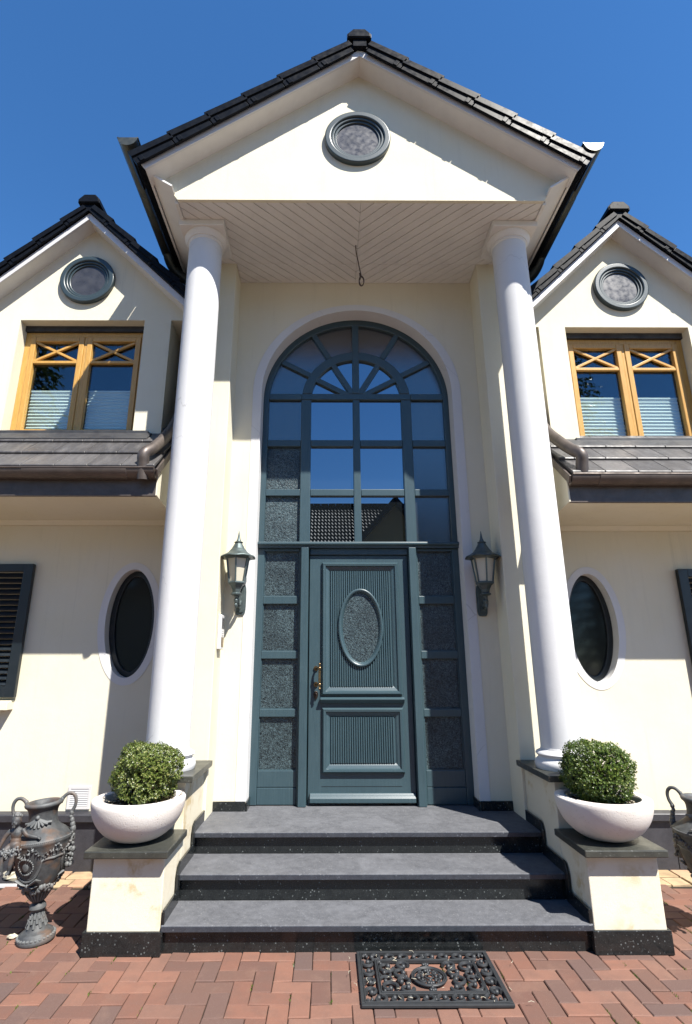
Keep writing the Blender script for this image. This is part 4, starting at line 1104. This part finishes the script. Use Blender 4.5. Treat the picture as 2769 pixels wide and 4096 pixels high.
# ================================================================== URNS
def urn(x, y, label, mirror=False, tilt=0.):
    T = thing('garden_urn', (0, 0, 0), label, 'urn', 'ornate bronze urns before the wall'); ROOT[T.name] = Vector((0, 0, 0))
    def bprof(z):
        Pz = [(.207, .040), (.235, .060), (.275, .090), (.320, .120), (.370, .143), (.420, .160), (.470, .174), (.510, .183), (.525, .187)]
        for (z0, r0), (z1, r1) in zip(Pz, Pz[1:]):
            if z <= z1: return r0 + (r1 - r0) * (z - z0) / (z1 - z0)
        return .187
    foot = [(.112, .0), (.116, .006), (.116, .022), (.110, .030), (.104, .034), (.098, .046), (.088, .052), (.076, .058), (.066, .066), (.052, .090), (.042, .120), (.036, .142), (.034, .152)]
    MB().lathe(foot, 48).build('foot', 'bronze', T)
    lf = MB()
    for q in range(28):
        t = 2 * math.pi * q / 28; lf.ball((.108 * math.cos(t), .108 * math.sin(t), .028), .012, 6, 5, (1, 1, .7))
    for lev in range(3):
        for q in range(9):
            t = 2 * math.pi * (q + .5 * lev) / 9; z = .072 + lev * .022; r_ = .060 - lev * .009; lf.tube([(r_ * math.cos(t), r_ * math.sin(t), z), ((r_ - .008) * math.cos(t), (r_ - .008) * math.sin(t), z + .018), ((r_ - .012) * math.cos(t), (r_ - .012) * math.sin(t), z + .034), ((r_ - .006) * math.cos(t), (r_ - .006) * math.sin(t), z + .042)], [.013, .014, .010, .003], 7, flat=.6)
    lf.build('foot_leaves', 'bronze', T)
    MB().lathe([(.034, .150), (.046, .158), (.052, .168), (.050, .182), (.042, .192), (.034, .198), (.036, .206), (.042, .212)], 32).build('stem_knot', 'bronze', T)
    body = [(.040, .205)] + [(bprof(.207 + i * .318 / 24), .207 + i * .318 / 24) for i in range(1, 25)]
    body += [(.191, .530), (.194, .540), (.192, .550), (.184, .558), (.165, .572), (.140, .588), (.118, .602), (.102, .616), (.094, .630), (.090, .648), (.089, .668), (.091, .690), (.096, .705), (.104, .715), (.114, .722), (.118, .728), (.120, .736), (.116, .744), (.106, .748), (.097, .746), (.088, .736), (.078, .712), (.074, .65), (.07, .60), (.001, .59)]
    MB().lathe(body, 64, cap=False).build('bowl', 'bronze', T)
    def on(t, z, o=.004): r_ = bprof(z) + o; return (r_ * math.cos(t), r_ * math.sin(t), z)
    rb = MB()
    for q in range(22):                                # fluted calyx
        t = 2 * math.pi * q / 22; rb.tube([on(t, .212, .000), on(t, .235, .003), on(t, .262, .004)], [.004, .0055, .004], 6)
    rb.build('calyx_ribs', 'bronze', T)
    gd = MB(); random.seed(5)
    for q in range(120):                               # leaf garland under the shoulder
        t = 2 * math.pi * q / 120 + random.gauss(0, .02); zz = .490 + .018 * math.sin(q * .42) + random.gauss(0, .006); da = random.choice((-1, 1)) * random.uniform(.03, .09); gd.tube([on(t, zz, .001), on(t + da * .5, zz + random.gauss(.004, .006), .009), on(t + da, zz + random.gauss(.008, .008), .003)], [.004, random.uniform(.006, .011), .002], 6, flat=.6)
    tag(gd.build('leaf_garland', 'bronze', T), kind='stuff'); gd = MB()
    for q in range(90):                                # fruit garland low on the bowl
        t = 2 * math.pi * q / 90; gd.ball(on(t, .288 + .016 * math.sin(t * 6) + random.gauss(0, .008), random.uniform(.002, .010)), random.uniform(.006, .015), 6, 5, (random.uniform(.7, 1.3), random.uniform(.7, 1.3), random.uniform(.6, 1.4)))
    tag(gd.build('fruit_garland', 'bronze', T), kind='stuff')
    bd = MB()
    for q in range(110):
        t = 2 * math.pi * q / 110; bd.ball((.192 * math.cos(t), .192 * math.sin(t), .549), .0042, 5, 4)
    bd.build('bead_row', 'bronze', T)
    tb = math.atan2(-1, -.12)                          # panel faces the viewer
    for kk, pc in enumerate((tb, tb + math.pi * .66, tb - math.pi * .66)):
        P = []
        for u, v in ((-1.05, .452), (-.62, .452), (-.60, .425), (-.52, .39), (-.36, .358), (-.15, .342), (.06, .340), (.28, .350), (.44, .372), (.55, .405), (.60, .432), (.66, .452), (1.05, .452)): P.append(on(pc + u, v, .003))
        P = smooth_path(P, 3)
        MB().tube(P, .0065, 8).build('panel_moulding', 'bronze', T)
        MB().tube([tuple(Vector(p) * 1.0 + Vector((0, 0, .014))) for p in P], .004, 6).build('panel_moulding', 'bronze', T)
        md = MB(); c = on(pc + .02, .425, .004)
        for q in range(22):
            a = 2 * math.pi * q / 22; md.ball(on(pc + .02 + .30 * math.cos(a), .425 + .043 * math.sin(a), .004), .0062, 6, 5)
        md.ball(on(pc + .02, .425, .0), .026, 12, 8, (.8, .35, 1.)); md.build('medallion', 'bronze', T)
        rbn = MB()
        for e in (-1, 1):                              # ribbon bow
            rbn.tube([on(pc, .318, .010), on(pc + e * .22, .330, .016), on(pc + e * .45, .350, .020), on(pc + e * .62, .338, .012)], [.006, .015, .017, .006], 8, flat=.45)
            rbn.tube([on(pc, .315, .010), on(pc + e * .25, .305, .014), on(pc + e * .48, .312, .014)], [.006, .013, .005], 8, flat=.45)
        rbn.ball(on(pc, .318, .012), .012, 8, 6); rbn.build('ribbon_bow', 'bronze', T)
    sh_ = MB()
    for q in range(8):                                 # shell on the neck
        a = tb + .25 + (q - 3.5) * .16; sh_.tube([(.095 * math.cos(tb + .25), .095 * math.sin(tb + .25), .665), (.100 * math.cos(a), .100 * math.sin(a), .640), (.112 * math.cos(tb + .25 + (q - 3.5) * .24), .112 * math.sin(tb + .25 + (q - 3.5) * .24), .612 + .008 * abs(q - 3.5))], [.006, .009, .007], 7)
    sh_.ball((.100 * math.cos(tb + .25), .100 * math.sin(tb + .25), .672), .014, 8, 6); sh_.build('shell', 'bronze', T)
    for e, a in ((0, .22), (1, math.pi + .05)):        # two scroll handles
        c, s_ = math.cos(a), math.sin(a)
        P = [(.108, .728), (.122, .752), (.148, .772), (.176, .774), (.198, .755), (.206, .725), (.200, .695), (.186, .672), (.180, .655)]
        pth = smooth_path([(c * r_, s_ * r_, z) for r_, z in P], 4)
        h_ = MB().tube(pth, [.013 - .003 * math.sin(math.pi * i / (len(pth) - 1)) for i in range(len(pth))], 10)
        h_.tube([tuple(Vector(p) + Vector((c * .006, s_ * .006, .004))) for p in pth], .006, 6)
        for r_, z, q in ((.118, .748, .014), (.182, .662, .015), (.178, .640, .013), (.186, .618, .016), (.190, .594, .018), (.194, .570, .020)): h_.ball((c * r_, s_ * r_, z), q, 8, 6, (1, 1, 1.2))
        h_.build('handle', 'bronze', T)
        lm = MB(); random.seed(9 + e)
        for q in range(46): lm.ball((c * (.186 + random.gauss(0, .006)) - s_ * random.gauss(0, .016), s_ * (.186 + random.gauss(0, .006)) + c * random.gauss(0, .016), random.uniform(.37, .56)), random.uniform(.006, .016), 6, 5, (random.uniform(.7, 1.3), random.uniform(.7, 1.3), random.uniform(.6, 1.5)))
        lm.build('grape_swag', 'bronze', T)
    # cherub: one continuous body
    o = Vector((-.078, -.165, .012))
    bpy_b = MB()
    def lim(P, r_): bpy_b.tube([tuple(o + Vector(p)) for p in smooth_path(P, 3)], [r_[0] + (r_[-1] - r_[0]) * i / (3 * (len(P) - 1)) for i in range(3 * (len(P) - 1) + 1)], 10)
    def bl(c, r_, sc=(1, 1, 1)): bpy_b.ball(tuple(o + Vector(c)), r_, 14, 10, sc)
    bl((-.005, -.012, .560), .032, (1.05, .85, 1.05)); bl((-.003, -.010, .598), .033, (1.12, .82, 1.)); bl((-.006, -.020, .540), .030, (1.2, 1., .9))
    bl((-.004, -.006, .618), .022, (1.9, .9, .75))
    lim([(-.002, -.008, .62), (-.002, -.010, .650)], [.016, .015])
    bl((-.004, -.018, .672), .031, (.95, 1., 1.12)); bl((-.004, -.034, .660), .020, (1., .8, .9)); bl((-.004, -.048, .667), .006); bl((.006, -.041, .658), .009); bl((-.015, -.041, .658), .009); bl((-.004, -.045, .652), .006, (1.4, .7, .6)); bl((-.004, -.043, .643), .008)
    bl((-.030, -.012, .668), .008, (.5, 1, 1.2)); bl((.022, -.012, .668), .008, (.5, 1, 1.2))
    lim([(.034, -.006, .618), (.062, -.012, .590), (.098, -.012, .578), (.128, -.008, .570)], [.0155, .0095]); bl((.138, -.008, .568), .010, (1.4, 1, .7))
    lim([(-.042, -.006, .618), (-.072, -.016, .588), (-.092, -.030, .548), (-.106, -.040, .515)], [.0155, .0095]); bl((-.110, -.043, .505), .010)
    for q in range(4):
        lim([(.140 + .0, -.018 + q * .006, .568), (.150, -.018 + q * .006, .564), (.155, -.018 + q * .006, .558)], [.004, .003]); lim([(-.110, -.052 + q * .006, .502), (-.116, -.052 + q * .006, .492)], [.004, .003])
    lim([(.014, -.020, .535), (.022, -.070, .515), (.010, -.085, .460), (.000, -.080, .425)], [.024, .012]); bl((.000, -.094, .414), .013, (.9, 1.6, .7))
    lim([(-.026, -.020, .535), (-.050, -.062, .515), (-.055, -.075, .455), (-.050, -.072, .420)], [.024, .012]); bl((-.050, -.086, .410), .013, (.9, 1.6, .7))
    ch = bpy_b.build('cherub_figure', 'bronze', T); ch['label'] = 'small cast cherub sitting on the shoulder of the urn'
    rm = ch.modifiers.new('remesh', 'REMESH'); rm.mode = 'VOXEL'; rm.voxel_size = .0032; rm.use_smooth_shade = True
    sm_ = ch.modifiers.new('smooth', 'SMOOTH'); sm_.factor = .5; sm_.iterations = 3
    hr = MB(); random.seed(3)
    for q in range(46):
        a, p = random.uniform(0, 6.28), random.uniform(.15, 1.5); d = Vector((math.cos(a) * math.cos(p), math.sin(a) * math.cos(p), math.sin(p)))
        if d.y < -.45 and d.z < .62: continue
        hr.ball(tuple(o + Vector((-.004, -.014, .676)) + Vector((d.x * .029, d.y * .031, d.z * .034))), .0095, 6, 5)
    hr.build('curls', 'bronze', ch)
    gp = MB()
    for q in range(120):
        t = random.random(); c = o + Vector((-.075 + .125 * t, -.060 - .01 * t, .500 + .020 * t)); gp.ball((c.x + random.gauss(0, .012), c.y + random.gauss(0, .012), c.z + random.gauss(0, .011)), random.uniform(.0065, .009), 7, 5)
    gp.build('grapes', 'bronze', T)
    T.location = (x, y, 0); T.rotation_euler = (0, tilt, 0); T.scale = (.91, .91, 1.)
    if mirror: T.scale = (-1, 1, 1)
    return T
u1 = urn(-2.018, -1.215, 'ornate bronze urn with a cherub left of the steps', tilt=R(-4.5))
u2 = copy_tree(u1); u2.location = (2.105, -1.13, 0); u2.scale = (-.91, .91, 1.); u2.rotation_euler = (0, R(2.), R(-35))
u2['label'] = 'bronze urn half cut off by the right edge of the photo'
random.seed(99)

# ================================================================== SMALL THINGS
def pebble(x, y, r_, label, sc=(1.3, .8, .5), z=None):
    b_ = MB().ball((x, y, (z if z is not None else r_ * sc[2] * .9)), r_, 10, 7, sc)
    b_.v = [(a + random.gauss(0, r_ * .08), b + random.gauss(0, r_ * .08), c + random.gauss(0, r_ * .06)) for a, b, c in b_.v]; b_.sm = [False] * len(b_.f)
    return tag(b_.build('stone', 'stone'), label, 'stone')
pebble(-2.165, -1.20, .026, 'pale broken stone chip beside the foot of the left urn')
pebble(-2.68, -.27, .07, 'rounded pale stone in the light well by the left wall', (1.2, .8, .6))
LW = thing('light_well', (-2.95, -.40, 0), 'cellar light well with pale edging at the foot of the left wall', 'light well')
MB().box(-3.5, -2.55, -.405, -.38, -.01, .012).box(-2.575, -2.55, -.38, -.115, -.01, .012).build('edging', 'white_paint', LW, .003)
MB().box(-3.5, -2.576, -.379, -.115, -.01, .004).build('cover', 'slate', LW)
tw = MB()
for q in range(34):
    x, y = random.uniform(mx0 - .06, mx1 + .1), random.uniform(my0, my1 + .0); a = random.uniform(0, 6.28); l_ = random.uniform(.008, .03)
    tw.tube([(x, y, .0245), (x + l_ * .5 * math.cos(a), y + l_ * .5 * math.sin(a), .0265), (x + l_ * math.cos(a + .4), y + l_ * math.sin(a + .4), .0245)], .0011, 4)
tag(tw.build('dry_twigs', 'stone'), label='bits of dry straw scattered over the doormat', cat='twigs', kind='stuff')

# ================================================================== WHAT THE WINDOWS REFLECT
NH = thing('neighbour_house', (0, -22, 0), 'dark tiled house across the street, mirrored in the arched window', 'house')
MB().box(-11, 9, -27, -19.0, 0, 4.9).build('wall', 'cream', NH)
ry, rz_, ey, ez = -23.0, 9.95, -18.4, 4.75
rfv = MB(); nx_, nr = 120, 22; L_ = (rz_ - ez) / nr; Ly = (ey - ry) / nr
for r_ in range(nr):
    vs = []
    for i in range(nx_ * 4 + 1):
        x = -11.5 + 21 * i / (nx_ * 4); wv = .035 * math.cos(i * math.pi / 2)
        vs.append((x, ey - r_ * Ly, ez + r_ * L_ + wv + .05)); vs.append((x, ey - (r_ + 1) * Ly - .04, ez + (r_ + 1) * L_ + wv * .6 - .01))
    rfv.add(vs, [(2 * i, 2 * i + 2, 2 * i + 3, 2 * i + 1) for i in range(nx_ * 4)])
rfv.add([(-11.5, ry, rz_), (9.5, ry, rz_), (9.5, -27.6, ez), (-11.5, -27.6, ez)], [(0, 1, 2, 3)])
rfv.build('roof', 'tile_gloss', NH)
for q in range(52): MB().prism([(ry - .12, rz_ - .02), (ry - .08, rz_ + .10), (ry + .08, rz_ + .10), (ry + .12, rz_ - .02)], 'x', -11.5 + q * .4, -11.5 + q * .4 + .39).build('ridge_tile', 'tile_gloss', NH)
MB().prism([(-.6, 4.7), (5.8, 4.7), (2.6, 8.35)], 'y', -17.6, -19.5).build('cross_gable', 'olive', NH)
for e in (-1, 1): MB().prism([(2.6, 8.35), (2.6 + e * 3.7, 8.35 - 3.7 * 1.14), (2.6 + e * 3.7, 8.65 - 3.7 * 1.14), (2.6, 8.65)], 'y', -17.1, -22.).build('roof', 'tile_gloss', NH)
MB().box(-.4, 5.6, -18.99, -17.62, 0, 4.7).build('wall', 'cream', NH)
def conifer(x, y, h, r_, seed, label):
    random.seed(seed)
    T = thing('conifer_tree', (x, y, 0), label, 'tree', 'conifers across the forecourt')
    MB().tube([(x, y, 0), (x, y, h * .5), (x, y, h * .97)], [.22, .12, .02], 8).build('trunk', 'bark', T)
    b_ = MB()
    for lv in range(46):
        t = lv / 46; z = h * (.10 + .89 * t); rr = r_ * (1 - t) ** .8 * random.uniform(.85, 1.1) + .12
        for q in range(int(9 + 8 * (1 - t))):
            a = random.uniform(0, 6.28); L2 = rr * random.uniform(.6, 1.05); dr = -.30
            for kx in range(int(5 + L2 * 7)):
                u = (kx + random.random()) / (5 + L2 * 7); px, py, pz = x + L2 * u * math.cos(a), y + L2 * u * math.sin(a), z + dr * L2 * u * u + .1 * u
                for _ in range(2):
                    aa = a + random.gauss(0, .8); s_ = random.uniform(.10, .20); dz = random.gauss(-.08, .06)
                    e = Vector((math.cos(aa) * s_, math.sin(aa) * s_, dz)); o_ = Vector((-math.sin(aa), math.cos(aa), random.gauss(0, .4))) * s_ * .28; p = Vector((px, py, pz))
                    b_.add([tuple(p - o_), tuple(p + o_), tuple(p + e)], [(0, 1, 2)])
    b_.build('crown', 'needle', T)
conifer(-9.5, -10.2, 14.6, 2.7, 4, 'tall conifer mirrored in the left dormer window')
conifer(11.1, -18.0, 20.0, 3.4, 8, 'tall conifer mirrored in the right dormer window')
